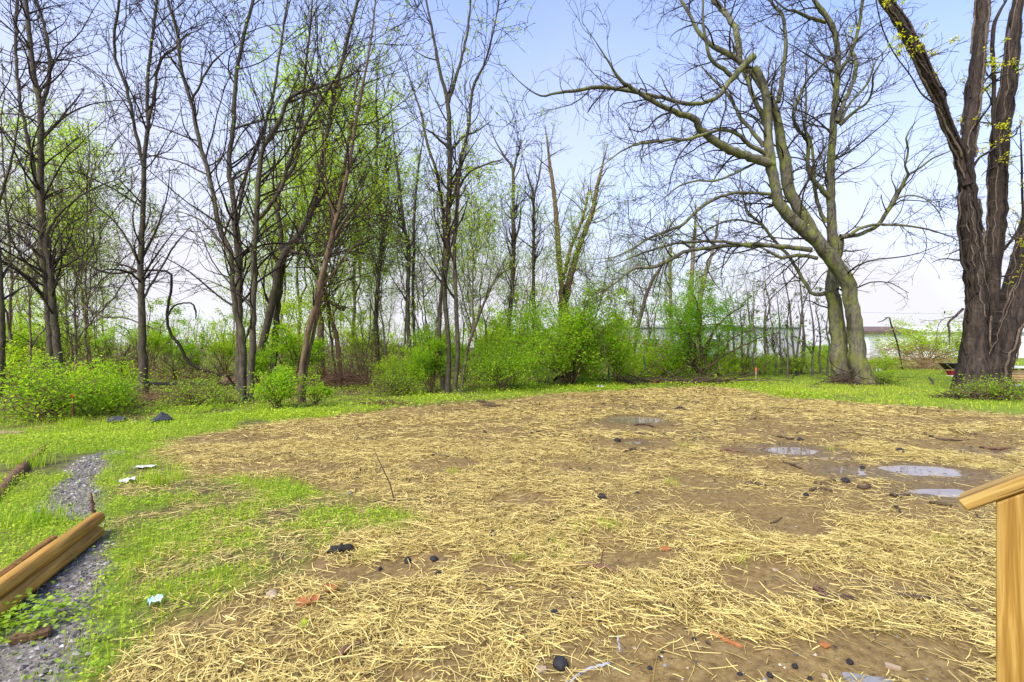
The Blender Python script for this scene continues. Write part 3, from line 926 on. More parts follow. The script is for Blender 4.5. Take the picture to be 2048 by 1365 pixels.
# ---- dark vine-clad tree at the right edge
B = dict(
 stems=[(0, 0, "1942,794,62 1944,768,50 1948,730,41 1951,680,31 1953,600,28 1949,540,26 1943,480,25 1939,420,24 1935,380,22 1931,335,20"),
        (-.1, -1.0, "1933,370,17 1922,320,15 1912,290,13.5 1897,250,13 1880,200,13 1858,160,13.5 1840,120,12 1825,90,11 1805,50,10 1780,15,10 1762,-12,9"),
        (.1, .3, "1932,350,18 1938,260,17 1946,190,17 1953,140,15 1956,100,14 1962,50,15 1966,0,14 1970,-40,14"),
        (.5, .5, "1966,660,20 1976,610,22 1985,520,22 1991,440,22.5 1995,380,22 1998,330,22 2004,260,20.5 2016,180,19 2025,100,15 2033,30,13.5 2041,-20,12"),
        (-.2, -.9, "1980,788,46 1996,740,35 2016,672,28 2045,590,26 2078,515,23 2115,430,20 2150,330,17"),
        (.9, 2.0, "1975,730,22 1993,650,19 2014,585,17 2036,510,15.5 2056,430,14 2075,340,12 2090,250,10")],
 limbs=[(.45, -.1, "2000,330,7 1991,280,6 1987,235,5.5 1988,160,5 1985,100,5 1988,52,5 2000,22,4 2014,-2,3"),
        (-.3, -.8, "1926,618,3.4 1912,632,3 1897,646,2.7 1899,665,2.6 1899,690,1.8"),
        (.2, .0, "1940,345,4 1960,315,3.5 1985,300,3 2010,280,2.5 2040,250,2"),
        (-.3, -1.6, "1900,262,3 1893,240,2.4 1880,215,2.2 1845,190,2 1820,150,1.6 1790,110,1.5 1770,70,1.5 1760,40,1.4 1752,0,1.4"),
        (.1, -.9, "2008,500,4 2030,470,3.6 2045,440,3.3 2044,380,3 2043,320,3 2040,240,2.6")])
hero('vine_clad_tree', 'massive dark vine-clad tree with several stems at the right edge of the yard', 13.6, 1950, B['stems'], B['limbs'], M['bark_maple'], M['bark_maple'], M['twig'], 202,
     l1=(.85, (.5, 1.7), .3, .0), l2=(3, (.25, .8)), l3=(4, (.1, .35)), buds=1500, leaves=[('leaf_yellow', 1500, (.05, .10), .05, 'twig'), ('leaf_lime', 900, (.04, .08), .03, 'twig')],
     sides=22, rough=.05, flare=.12, wig=.1, vines=(64, (.012, .036)), zmin=2.0, fat=.9)

# ---- trees along the front of the woods, left to right
def wood(name, label, Y0, bx, stems, limbs, seed, bk='bark_wood', leaves=(), **k):
    a = dict(l1=(3.2, (1.0, 3.6), .15, .06), l2=(3.2, (.5, 1.6)), l3=(2.0, (.2, .6)), buds=7000, sides=10, rough=.03, flare=.08, wig=.25, zmin=2.1, group='trees at the front edge of the woods')
    a.update(k)
    return hero(name, label, Y0, bx, stems, limbs, M[bk], M[bk], M['twig'], seed, leaves=leaves, **a)
wood('slender_tree', 'grey trunk cut by the left edge of the photo', 11.4, 1, [(0, 0, "0,800,12 3,720,9 4,650,8 0,560,7 -8,450,6.5 -20,330,6 -30,200,5")], [(0, 1., "2,560,4 25,520,2.5 60,495,2 95,450,1"), (0, -.5, "-5,420,4 20,330,3 35,250,2 42,160,1.5")], 301, buds=2000)
wood('slender_tree', 'tall grey trunk in a pair, forking high, behind the leftmost leafy bush', 14.0, 105,
     [(0, 0, "102,768,11 101,700,9 97,640,9 95,600,8.5 90,520,10.5 85,444,10 82,342,8 82,239,7 80,205,7 68,154,7 58,68,6 51,0,5.5"),
      (-.2, -.1, "121,768,11 114,690,9.5 108,630,9 104,580,8.5 97,515,8 92,470,7")],
     [(0, .5, "82,215,5.5 96,171,5 99,120,4.6 89,51,4 72,0,4"), (.1, .8, "78,420,5.5 62,308,5 51,256,4.6 41,205,4.4 34,137,4 31,68,4 34,0,4"),
      (0, -1.2, "95,600,4 70,570,3 40,545,2.6 5,525,2.4 -30,505,2"), (0, -1., "88,480,4 110,440,3 150,400,2.5 200,372,2 260,352,1.4"), (.0, 1., "92,540,3.5 60,490,3 25,420,2.8 0,370,2.6"),
      (0, -1.8, "104,560,4 150,600,2.6 200,632,2.4 250,636,2.2 300,655,1.8 335,665,1.2")], 302, buds=8000, l1=(3.4, (1.2, 4.2), .14, .0))
wood('slender_tree', 'single upright grey trunk with a mossy foot standing right of the leafy bush', 12.5, 288,
     [(0, 0, "288,795,13 288,750,11.5 286,700,9.5 284,650,9 283,600,8 282,540,7.5 283,480,7 286,420,6.2 288,360,5.7 290,308,5.4 297,239,5 294,222,4.2 297,137,3.8 308,51,3.4 314,0,3")],
     [(0, .8, "297,239,4.4 308,188,3.6 321,120,3.2 352,96,2.6 375,70,2 400,60,1.4"), (0, -.8, "286,330,4.6 270,256,4 256,188,3.8 232,120,3.6 229,68,3.4 239,0,3"),
      (0, -1., "283,540,3 255,480,2.6 225,440,2.2 180,400,1.8 140,350,1.2"), (0, 1., "284,600,3 320,540,2.4 350,490,2 385,450,1.5")], 303, buds=6000)
wood('multi_stem_tree', 'clump of three mossy stems rising from one foot at the edge of the grass', 11.2, 490,
     [(-.1, .3, "486,806,9 485,720,8.5 485,675,8 472,625,6.5 465,562,5.6 461,500,5.2 441,461,5 420,359,5 400,290,4.8 383,205,4.5 362,137,4.2 355,68,4 335,0,3.6"),
      (.3, .6, "480,790,8.5 478,700,8 479,640,7.5 479,575,8 477,500,8.5 468,410,6 458,325,5.2 468,239,4.8 472,154,4.5 489,68,4 506,0,3.5"),
      (-.2, -.4, "500,806,9 505,700,7.5 507,600,6.6 509,500,6.2 513,427,6 519,342,5.4 526,300,5 560,239,4.5 581,195,4 649,171,3.2 700,150,2.6 740,120,1.6")],
     [(-.2, -1., "515,440,5 554,393,4.5 577,331,4 608,256,3.6 649,191,3 690,120,2.4 720,60,1.6"), (.3, .9, "478,420,4 495,340,3.6 520,280,3.2 545,200,3 560,100,2.6 575,0,2.2"),
      (.0, 1., "462,510,3.2 430,470,2.6 400,440,2.2 350,420,1.6"), (0, -.8, "488,690,3 500,650,2.6 505,620,2"), (.2, -.6, "383,205,3 405,160,2.5 430,120,2.2 470,90,1.6")], 304, buds=8000,
     leaves=[('leaf', 700, (.04, .08), .03, 'twig')])
wood('leaning_tree', 'dark trunk leaning right with a rough forked top behind the triple-stemmed clump', 16.5, 518,
     [(0, 0, "510,752,9 515,725,8.5 535,650,8.5 550,575,8.5 562,520,9 590,480,7.5 615,440,6.6 630,400,6 640,340,5.4 655,260,5 668,190,4.4 690,100,3.8 715,0,3.2"),
      (.3, .3, "548,750,7.5 550,700,7 554,625,7 561,560,7 566,515,7")],
     [(0, .6, "566,515,6 557,430,5 553,380,4.6 590,330,3.8 605,240,3.2 610,150,2.6 620,60,2.2 625,0,1.8"), (0, -1., "575,500,4.5 620,510,3 680,505,2.5 740,480,2 790,455,1.2"),
      (0, 1, "590,480,4 640,400,3 700,330,2.4 730,290,1.6")], 305, buds=8000, leaves=[('leaf_lime', 1100, (.06, .10), .04, 'twig')])
wood('leaning_tree', 'thin brown paired stems leaning right at the edge of the straw', 10.7, 604,
     [(0, 0, "602,810,6.5 603,760,6.2 605,725,6 617,662,6.5 630,612,6.5 645,550,6 657,500,5.5 672,440,5 690,370,4.2 700,320,3.8 712,240,3.2 730,150,2.5 745,60,1.8 750,10,1.5"),
      (.1, .3, "608,804,4.5 612,740,4.2 626,670,4.2 640,600,4 652,520,3.6 672,470,3.2 700,430,2.8 730,400,2.2 770,375,1.4")],
     [(0, .6, "640,575,3 670,540,2.4 700,500,2 740,470,1.5"), (0, -.5, "672,440,2.8 655,380,2.3 648,300,1.8 640,240,1.2")], 306, bk='bark_brown', buds=2600, leaves=[('leaf', 900, (.035, .07), .03, 'twig')])
wood('crooked_tree', 'brown trunk splitting into crooked stems beside the brush pile', 17.5, 645,
     [(0, 0, "645,762,9 642,732,8 642,690,6.5 642,650,5.8 640,612,5.5 648,540,5 665,440,4.6 690,330,4 705,230,3.4 720,120,2.8"),
      (.2, .4, "682,758,6 680,735,5.5 673,675,5 662,637,4.6 652,600,4.4 640,560,4 610,500,3.5 590,430,3")],
     [(0, .5, "645,600,4 670,610,5 690,620,5.5")], 307, bk='bark_brown', buds=2200, leaves=[('leaf_lime', 1600, (.06, .11), .05, 'twig')])
wood('slender_tree', 'thin straight dark trunk standing clear between the brush pile and bushes', 18.8, 758,
     [(0, 0, "761,758,6 758,735,5.2 755,712,5 752,625,4.5 757,562,4.3 762,500,4 766,461,3.8 756,376,3.5 752,325,3.3 756,256,3 752,190,2.6 760,100,2")], [(0, .5, "765,470,2.6 775,400,2.2 772,330,1.8 785,260,1.2")], 308,
     buds=3500, l1=(3.2, (.6, 2.2), .14, .16), leaves=[('leaf_lime', 500, (.06, .1), .04, 'twig')])
wood('slender_tree', 'pair of thin trunks rising behind the small bright bush', 17.5, 823,
     [(0, 0, "824,768,4.5 817,675,4.6 815,600,4.8 817,500,4 807,444,3.6 793,325,3 788,280,2 780,200,1.4"), (.2, .4, "832,768,3.4 826,600,3.2 828,500,3 828,444,2.8 834,359,2.4 841,308,2 855,240,1.2")],
     [(0, .3, "817,480,2.6 800,430,2 795,390,1.4")], 309, buds=3500, l1=(3.2, (.6, 2.2), .14, .18), leaves=[('leaf_lime', 500, (.06, .1), .04, 'twig')])
wood('multi_stem_tree', 'tall slim clump with lime leaf tufts high above the middle of the yard', 12.8, 898,
     [(0, 0, "895,790,6.5 897,730,5.5 897,675,5 890,600,5.2 893,500,6 896,444,6 899,342,5.2 899,290,5 896,205,4.6 882,154,3.6 872,102,3 862,50,2.5 852,0,2"),
      (-.1, -.4, "910,782,5.5 914,730,5 915,690,5 912,600,4.4 908,500,4 913,444,4 920,325,3.5 934,273,3.2 940,222,3 947,171,2.8 968,130,2.3 985,70,1.8 995,20,1.4"),
      (.2, .5, "886,760,5 878,700,4.4 882,600,4 890,500,4 886,427,3.6 872,342,3.3 855,290,3 841,222,2.6 821,164,2 810,110,1.4"),
      (-.2, -.2, "922,785,3.2 935,700,3 955,640,2.8 975,590,2.4 1000,540,1.8 1020,500,1.2")],
     [(0, .3, "897,205,4 913,154,3.3 923,120,3 934,68,2.6 940,20,2"), (0, -.6, "899,300,3.2 880,280,2.6 862,265,2 845,255,1.3"), (0, .6, "900,305,3 925,275,2.4 955,262,1.8 985,240,1.2"),
      (0, -.5, "905,400,2.8 935,350,2.4 970,330,2 1010,318,1.4")], 310, buds=3000, l1=(2.6, (.6, 2.4), .13, .18),
     leaves=[('leaf_lime', 1500, (.045, .09), .04, 'twig'), ('leaf_yellow', 350, (.05, .09), .04, 'twig'), ('leaf_lime', 300, (.04, .08), .09, 'stem')])
wood('slender_tree', 'thin dark trunk with upswept twigs behind the dark left flank of the big bush', 19.5, 1015,
     [(0, 0, "1012,752,4.5 1016,700,4 1019,640,4.2 1024,580,4.6 1027,500,4.4 1026,444,4 1026,342,3.2 1012,318,2.4 990,280,1.8 975,240,1.2")], [(0, -.4, "1026,350,2.6 1035,310,2 1045,280,1.4"), (0, .4, "1027,500,2.4 1040,440,2 1042,400,1.5")], 311, buds=1600, l1=(3.4, (.6, 2.4), .15, .14))
wood('slender_tree', 'lone thin trunk rising straight out of the top of the big bush', 21.0, 1068,
     [(0, 0, "1070,748,4 1068,660,3.8 1067,580,3.6 1067,500,3.4 1067,461,3.2 1066,393,2.8 1055,350,2 1045,310,1.2")], [(0, .4, "1067,400,2.2 1080,340,1.8 1085,300,1.2")], 312, buds=1200, l1=(3.4, (.6, 2.2), .15, .14))
wood('forked_tree', 'leaf-flecked V-forked tree standing behind the big bush', 26.0, 1127,
     [(0, 0, "1124,738,9 1124,660,8 1124,620,7 1122,560,6.4 1117,500,6 1113,440,5.2 1107,380,4.4 1100,330,3.6 1095,290,3 1090,250,1.8"),
      (.1, .8, "1130,738,9 1130,640,8 1133,590,7.4 1142,550,7 1156,500,6.4 1175,450,6 1186,420,5 1195,370,4.2 1205,330,3.2 1215,290,2")],
     [(.2, -1., "1127,560,4 1140,500,3.6 1160,450,3.2 1172,410,2.8 1178,370,1.8")], 313, bk='bark_brown', buds=900, l1=(2.6, (.8, 3.0), .16, .1), leaves=[('leaf_lime', 700, (.08, .13), .05, 'twig'), ('leaf_yellow', 650, (.08, .13), .05, 'twig'), ('leaf_lime', 260, (.08, .12), .16, 'stem')])
wood('slender_tree', 'curved thin trunk bending right beneath the long mossy limbs', 20.0, 1265,
     [(0, 0, "1262,752,5 1268,700,4.4 1275,660,4 1290,600,3.8 1305,560,3.2 1315,545,3 1325,525,2 1330,500,1.2")], [], 314, buds=700, l1=(3.2, (.5, 2.0), .2, .1))
wood('forked_tree', 'distant pale-leaved tree seen under the long mossy limbs', 34.0, 1385,
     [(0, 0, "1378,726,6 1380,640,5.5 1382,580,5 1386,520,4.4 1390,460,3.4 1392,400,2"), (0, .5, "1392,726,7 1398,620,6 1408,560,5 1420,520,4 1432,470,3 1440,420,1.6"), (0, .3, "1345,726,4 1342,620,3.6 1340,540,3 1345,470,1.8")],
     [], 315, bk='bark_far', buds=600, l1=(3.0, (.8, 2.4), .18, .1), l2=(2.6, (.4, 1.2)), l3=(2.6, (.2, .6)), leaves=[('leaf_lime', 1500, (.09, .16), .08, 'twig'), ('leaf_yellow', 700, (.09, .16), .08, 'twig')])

# ---- young bare saplings left of the twin-trunked tree, each its own tree
SAP = "1482:640 1500:600 1512:612 1530:622 1548:640 1562:618 1575:655 1590:560 1598:575 1612:640 1628:600 1640:625 1655:640 1470:620 1455:650 1436:640 1535:560 1604:520 1290:600 1310:640 1240:640 1255:610"
SAPL = []
SAPW = ['next to the leafy small tree', 'under the lowest mossy limb', 'left of the big twin-trunked tree', 'in the thin row before the grey building']
for i, q in enumerate(SAP.split()):
    x, top = (float(c) for c in q.split(':'))
    rng = np.random.default_rng(700 + i)
    Y0 = rng.uniform(18.5, 24)
    by = HZ + CAMH * F / Y0
    lean = rng.normal() * 12
    st = " ".join("%.0f,%.0f,%.1f" % (x + lean * f * f + rng.normal() * 2.5, by + (top - 40 - by) * f, 3.0 * (1 - .75 * f)) for f in np.linspace(0, 1, 6))
    SAPL.append((None, x, Y0))
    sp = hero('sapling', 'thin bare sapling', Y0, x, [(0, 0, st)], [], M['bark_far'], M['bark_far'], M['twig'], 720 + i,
         l1=(3.2, (.4, 1.5), .18, .2), l2=(3, (.2, .6)), l3=(3, (.1, .3)), buds=260, bud_size=(.03, .06), sides=6, zmin=.8, group='bare saplings before the grey building', cat='sapling',
         leaves=[('leaf', 60, (.05, .1), .04, 'twig')])
    SAPL[-1] = (sp, x, Y0)

# ---- looping vine hung between the left trees
def vine(name, label, Y0, bx, paths, m, group=None):
    rng = np.random.default_rng(int(bx) + 7)
    base = np.array([(bx - CX) / F * Y0, Y0, 0.0])
    root = empty(name, base, label, 'vine', group)
    for d0, d1, s in paths:
        p, r = ppath(s, Y0, d0, d1)
        p, r = resample(p, r, 44, rng, .2)
        V, Q = tubes((p - base)[None], r[None], 7, rng, .06)
        mb = MB(); mb.add(V, Q)
        ob('stem', mb.mesh('stem', m), root)
vine('looping_vine', 'thick dark vine looping down between the grey trunk and the triple clump', 13.5, 400,
     [(0, .3, "115,470,2 140,500,2.4 170,525,2.6 210,545,2.8 250,546,2.8 300,541,2.8 340,546,3 343,575,3.2 337,612,3.4 336,645,3.6 345,675,3.8 360,692,3.8 375,722,3.8 400,738,3.8 430,748,3.6 455,753,3.4 474,742,2.6"),
      (.1, .2, "336,632,2.6 345,615,2.2 360,608,2 382,607,2 391,620,2.6 392,640,2.8"), (.2, .4, "455,752,2.6 462,762,2.4 470,772,2")], M['vine_dark'])
vine('looping_vine', 'slim vine curving from the sapling to the foot of the single grey trunk', 13.0, 255,
     [(0, 0, "262,690,1.2 250,710,1.4 243,735,1.5 248,752,1.5 262,765,1.5 280,778,1.3")], M['vine_dark'])

# ---- background trees: a few builds, copied through the wood
def bg_tree(name, seed, Ht, r0, leafmat, nleaf, lsize, dens=1.0, lean=.06, forks=2):
    rng = np.random.default_rng(seed)
    root = empty(name, (0, 0, 0), 'x', 'tree', 'trees deeper in the woods')
    PP, RR = [], []
    mb = MB()
    for f in range(forks):
        n = 20
        h0 = 0 if f == 0 else rng.uniform(.12, .45) * Ht
        hh = Ht * (1 if f == 0 else rng.uniform(.65, .95))
        zz = np.linspace(h0, hh, n)
        dx = np.cumsum(rng.normal(size=(n, 2)) * .05, 0) + rng.normal(size=2) * lean * np.linspace(0, Ht, n)[:, None] * (1 if f == 0 else 2.2)
        if f:
            i0 = int(h0 / Ht * 19)
            dx = dx - dx[0] + PP[0][i0, :2]
        p = np.column_stack([dx, zz])
        if f == 0:
            p[0, 2] = -.2
        r = r0 * (1 - .82 * zz / Ht) * (1 if f == 0 else .75)
        V, Q = tubes(p[None], np.maximum(r, .012)[None], 7, rng, .04)
        mb.add(V, Q)
        PP.append(p); RR.append(r)
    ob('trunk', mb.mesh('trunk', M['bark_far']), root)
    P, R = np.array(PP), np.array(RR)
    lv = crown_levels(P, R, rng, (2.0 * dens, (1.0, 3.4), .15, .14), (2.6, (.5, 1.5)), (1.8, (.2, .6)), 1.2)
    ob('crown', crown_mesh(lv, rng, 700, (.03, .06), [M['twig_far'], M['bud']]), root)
    if nleaf:
        q = MB()
        leaves_on(q, np.concatenate([lv[2][0], resample_b(lv[1][0], 4)]), rng, nleaf, lsize, .16)
        ob('foliage', q.mesh('foliage', M[leafmat], False), root)
    return root
BG = [bg_tree('bare_tree', 1, 11, .06, 'leaf_lime', 900, (.06, .10)), bg_tree('bare_tree', 2, 9, .048, 'leaf_lime', 3400, (.07, .13), 1.1, .08, 3), bg_tree('bare_tree', 3, 12, .07, 'leaf_lime', 2600, (.07, .12), .9, .03, 3),
      bg_tree('leafing_tree', 4, 10, .06, 'leaf_lime', 10500, (.06, .11), 1.2, .05, 3), bg_tree('leafing_tree', 5, 8, .045, 'leaf_lime', 5200, (.06, .11), 1.2, .08, 3), bg_tree('bare_tree', 6, 7.5, .038, 'leaf', 900, (.06, .11), 1.0, .1, 2),
      bg_tree('bare_tree', 7, 10, .05, 'leaf_lime', 500, (.06, .11), 1.3, .12, 4)]
LB = ['slim barely leafing tree', 'sparsely leafing tree', 'tall slim tree', 'tall lime-leaved tree', 'young lime-leaved tree', 'small thin tree', 'spreading many-stemmed bare tree']
MARKS = [(-40, 'beyond the left edge trunk'), (60, 'left of the paired grey trunk'), (140, 'right of the paired grey trunk'), (230, 'left of the single grey trunk'), (320, 'right of the single grey trunk'), (410, 'behind the looping vine'),
         (490, 'behind the triple-stemmed clump'), (560, 'behind the dark leaning trunk'), (620, 'behind the thin brown paired stems'), (690, 'behind the brush heap'), (760, 'behind the thin straight trunk'), (825, 'behind the thin trunk pair'),
         (900, 'behind the tall slim clump'), (960, 'right of the tall slim clump'), (1040, 'left of the big round bush'), (1130, 'behind the big round bush'), (1220, 'at the green post'), (1300, 'behind the stick heap'), (1400, 'behind the layered small tree'),
         (1500, 'before the grey building'), (1620, 'left of the twin-trunked tree'), (1750, 'right of the twin-trunked tree')]
RANK = ['', ', second from front', ', third from front', ', fourth from front', ', fifth from front', ', sixth from front', ', seventh from front', ', rearmost']
def mark(px):
    return min(MARKS, key=lambda m: abs(m[0] - px))[1]
def rank_labels(objs):
    """objs: (object, text, px, depth) -> one label each: kind, landmark, order in depth"""
    d = {}
    for o, text, px, Yd in objs:
        d.setdefault((text, mark(px)), []).append((Yd, o))
    for (text, mk), lst in d.items():
        for i, (_, o) in enumerate(sorted(lst, key=lambda q: q[0])):
            o['label'] = text + ' ' + mk + RANK[min(i, 7)]
PLACED = []
used = set()
def place_bg(k, px, Yd, s, rz):
    loc = ((px - CX) / F * Yd, Yd, 0)
    if k not in used:
        used.add(k)
        BG[k].location = loc; BG[k].rotation_euler = (0, 0, rz); BG[k].scale = (s,) * 3
        o = BG[k]
    else:
        o = copy_tree(BG[k], loc, rz, s, LB[k])
    PLACED.append((o, LB[k], px, Yd))
rng = np.random.default_rng(99)
BGP = [(3, 640, 21, 1.35), (3, 705, 23, 1.4), (3, 600, 26, 1.45), (3, 560, 22, 1.1), (3, 745, 27, 1.3), (4, 670, 18, 1.1), (3, 180, 23, 1.25), (4, 150, 20, 1.0), (3, 120, 30, 1.4), (4, 540, 24, 1.0), (4, 730, 21, .85), (1, 860, 24, 1.0), (4, 880, 27, .9), (1, 960, 26, .9), 
        (6, 20, 17, 1.1), (6, 170, 18, .95),   (5, 800, 22, 1.0), (5, 985, 23, .9), (1, 1045, 25, .85), (5, 1090, 24, .8), (5, 1180, 30, .9),
       (4, 50, 26, 1.1),   (5, 930, 21, .8), (5, 1230, 28, .8), (5, 1330, 32, .8), (4, -60, 19, 1.1), (0, -120, 16, 1.0),   
       (6, 150, 15.5, .8), (6, 60, 14.5, .7),   (5, 1005, 30, .9), (5, 1140, 33, .7), ]
BGP += [(5, 780, 18, 1.1),  (5, 870, 17.5, 1.0), (1, 945, 19, 1.0), (5, 965, 21, 1.1),  (5, 1075, 19, .9), (5, 1160, 22, .95), (1, 1195, 25, .85),  (5, 1215, 21, .8),
           (5, 1285, 23, .75), (5, 1310, 26, .8), (1, 1350, 29, .8), (5, 1420, 27, .75), (5, 1460, 30, .7)]
for k, px, Yd, s in BGP:
    place_bg(k, px, Yd, s, rng.uniform(0, 6.28))
for i in range(12):
    k = int(rng.choice([0, 1, 2, 4, 5, 6]))
    Yd = rng.uniform(30, 52)
    place_bg(k, rng.uniform(-150, 1120), Yd, rng.uniform(.75, 1.1), rng.uniform(0, 6.28))

rank_labels(PLACED)
rank_labels([(o, 'thin bare sapling', x, Yd) for o, x, Yd in SAPL])
# ================================================================ bushes
def shrub(name, label, seed, Hh, Wd, nst, nleaf, lsize, lm, trunk=False, group=None, up=.05, l2=7, fill=1.0):
    """multi-stemmed leafy shrub, local origin at the foot"""
    rng = np.random.default_rng(seed)
    root = empty(name, (0, 0, 0), label, 'bush', group)
    P, R = [], []
    for k in range(nst):
        a = 2 * math.pi * k / nst + rng.normal() * .4
        reach = Wd * .5 * math.sqrt(rng.uniform(.05, 1))
        top = Hh * (1 - .45 * (reach / (Wd * .5)) ** 2) * rng.uniform(.5, 1.12)
        n = 12
        f = np.linspace(0, 1, n)
        x = np.cos(a) * reach * f ** 1.3 + np.cumsum(rng.normal(size=n)) * .015 * Wd
        y = np.sin(a) * reach * f ** 1.3 + np.cumsum(rng.normal(size=n)) * .015 * Wd
        z = top * (1 - (1 - f) ** 1.5)
        x = x + rng.normal() * .05 * Wd * (1 if not trunk else .1); y = y + rng.normal() * .05 * Wd * (1 if not trunk else .1)
        z[0] = -.08
        x, y, z = x - x[0] * .6, y - y[0] * .6, z
        P.append(np.column_stack([x, y, z])); R.append(np.linspace(.012, .004, n) * max(1, Hh * .75) * (1.5 if trunk else 1))
    P, R = np.array(P), np.array(R)
    a1 = spawn(P, R, rng, l2 / max(Hh, .6), .25, 1, (.25 * Wd * .5, .75 * Wd * .5), (30, 75), 6, .18, up, .6, .004, .02)
    a2 = spawn(a1[0], a1[1], rng, 9 / max(Hh, .6), .1, 1, (.08 * Wd, .28 * Wd), (30, 75), 4, .15, up, .7, .003, .01, maxn=1400)
    mb = MB()
    for p, r, s in ((P, R, 6), (a1[0], a1[1], 4), (a2[0], a2[1], 3)):
        if len(p):
            V, Q = tubes(p, r, s)
            mb.add(V, Q)
    ob('stems', mb.mesh('stems', M['bark_brown']), root)
    if len(a2[0]) > 20:                                     # some boughs stay bare, others are thick with leaf
        kk = rng.uniform(size=len(a2[0])) ** 1.5
        a2 = (a2[0][kk > .12], a2[1][kk > .12])
    src = np.concatenate([resample_b(a1[0], 4), a2[0], a2[0][: len(a2[0]) // 2], a2[0][: len(a2[0]) // 4]])
    q = MB()
    leaves_on(q, src, rng, nleaf, lsize, .05 * Wd ** .5, 0, .1, .15, .55)
    ob('foliage', q.mesh('foliage', M[lm], False), root)
    return root
def at(o, px, py, rz=0.0, s=1.0):
    g = G(px, py)
    o.location = (g[0], g[1], float(gz(g[0], g[1])))
    o.rotation_euler = (0, 0, rz)
    o.scale = (s,) * 3 if np.isscalar(s) else s
    return o
at(shrub('leafy_bush', 'big round bright green bush in the middle of the wood edge', 41, 3.2, 4.5, 30, 27000, (.035, .115), 'leaf', l2=15, up=.0), 1140, 770)
at(shrub('leafy_bush', 'dense bright green bush low at the left, around the rusty stake', 42, .80, 2.4, 22, 6800, (.025, .08), 'leaf', l2=9), 95, 838)
at(shrub('leafy_bush', 'low green bush hugging the foot of the triple-stemmed clump', 43, .85, 1.15, 16, 3600, (.022, .07), 'leaf', l2=9), 555, 818)
at(shrub('leafy_bush', 'upright bright bush in front of the thin trunk pair', 44, 1.85, 1.6, 15, 6800, (.04, .075), 'leaf', l2=10), 862, 786)
at(shrub('leafy_bush', 'wide low bush just left of the big round bush', 45, 1.35, 2.7, 22, 9500, (.04, .085), 'leaf', l2=9), 1005, 781)
at(shrub('leafy_bush', 'small tree with layered fresh green sprays and a short forked trunk', 46, 3.4, 5.2, 16, 14000, (.06, .12), 'leaf_deep', trunk=True, l2=12, up=.0), 1404, 756)
at(shrub('leafy_bush', 'pale green bush before the white building, left of the vine-clad tree', 47, 2.9, 5.4, 20, 8500, (.07, .13), 'leaf_lime', l2=9), 1850, 737)
at(shrub('leafy_bush', 'young green shoots rising above the leafy bush at the far left', 48, 1.15, .9, 7, 900, (.05, .09), 'leaf_lime', l2=7), 150, 800)
at(shrub('leafy_bush', 'dark-stemmed bush at the right flank of the big round bush', 49, 1.7, 1.9, 10, 2600, (.05, .09), 'leaf', l2=8), 1232, 768)
at(shrub('leafy_bush', 'small lime bush between the thin brown stems and the triple clump', 50, .75, .6, 8, 900, (.035, .06), 'leaf', l2=8), 632, 815)
at(shrub('weed_patch', 'low leafy weeds at the right foot of the vine-clad tree', 55, .34, 1.7, 18, 2600, (.03, .07), 'leaf', l2=8), 2000, 800)
at(shrub('weed_patch', 'low leafy weeds at the right foot of the twin-trunked tree', 56, .32, 1.3, 14, 1700, (.03, .07), 'leaf', l2=8), 1768, 770)
at(shrub('weed_patch', 'low leafy weeds in front of the paired grey trunk', 57, .5, 1.6, 16, 2000, (.03, .07), 'leaf', l2=8), 200, 818)
at(shrub('weed_patch', 'low leafy weeds between the single grey trunk and the triple clump', 58, .4, 1.8, 16, 2000, (.03, .06), 'leaf', l2=8), 395, 812)
at(shrub('weed_patch', 'low leafy weeds left of the upright bright bush', 59, .5, 1.8, 16, 2200, (.03, .07), 'leaf', l2=8), 790, 790)
# undergrowth shrubs behind, copies of three builds
UG = [shrub('undergrowth_shrub', 'x', 51, 2.2, 2.2, 10, 3600, (.06, .11), 'leaf', group='undergrowth shrubs in the woods'), shrub('undergrowth_shrub', 'x', 52, 1.5, 2.4, 11, 3400, (.06, .11), 'leaf_lime', group='undergrowth shrubs in the woods'),
      shrub('undergrowth_shrub', 'x', 53, 3.2, 2.6, 9, 3000, (.07, .12), 'leaf_lime', group='undergrowth shrubs in the woods')]
UG.append(shrub('bramble_thicket', 'x', 54, 1.5, 2.6, 16, 260, (.04, .08), 'leaf', group='brown brambles in the woods', l2=10))
UL = ['green undergrowth shrub', 'low lime undergrowth shrub', 'tall thin leafy undergrowth shrub', 'brown almost leafless bramble']
PL2 = []
UGP = [(0, 600, 16, 1),   (1, 800, 15, .7),  (2, 570, 19, 1),  (2, 720, 22, 1),  (2, 860, 19, .9),  (0, 930, 20, .9), (2, 980, 24, .9), (0, 960, 17, .7),
       (2, 450, 20, .9), (0, 380, 19, .9),   (2, 300, 24, 1),  (2, 130, 21, 1), (0, 60, 19, 1), (2, 20, 24, 1.1), (1, 10, 15, .9), (2, -40, 18, 1), (1, 230, 16.5, .5), (0, 520, 15, .7),
       (1, 1290, 19, .8), (1, 1330, 20.5, .9), (0, 1300, 24, .8), (1, 1370, 19.5, .7), (1, 1440, 19, .7), (1, 1475, 20, .7), (1, 1520, 20.5, .6), (1, 1560, 22, .6), (1, 1600, 21, .5), (1, 1640, 22.5, .7), (0, 1420, 22, .8), (0, 1460, 24, .7), (0, 1350, 26, .9),
       (2, 1240, 26, .8), (0, 1180, 20, .9), (1, 1250, 17.5, .6),  (0, 1640, 26, .8), (1, 1720, 23, .5), (1, 1770, 24, .5), (0, 1700, 27, .7)]
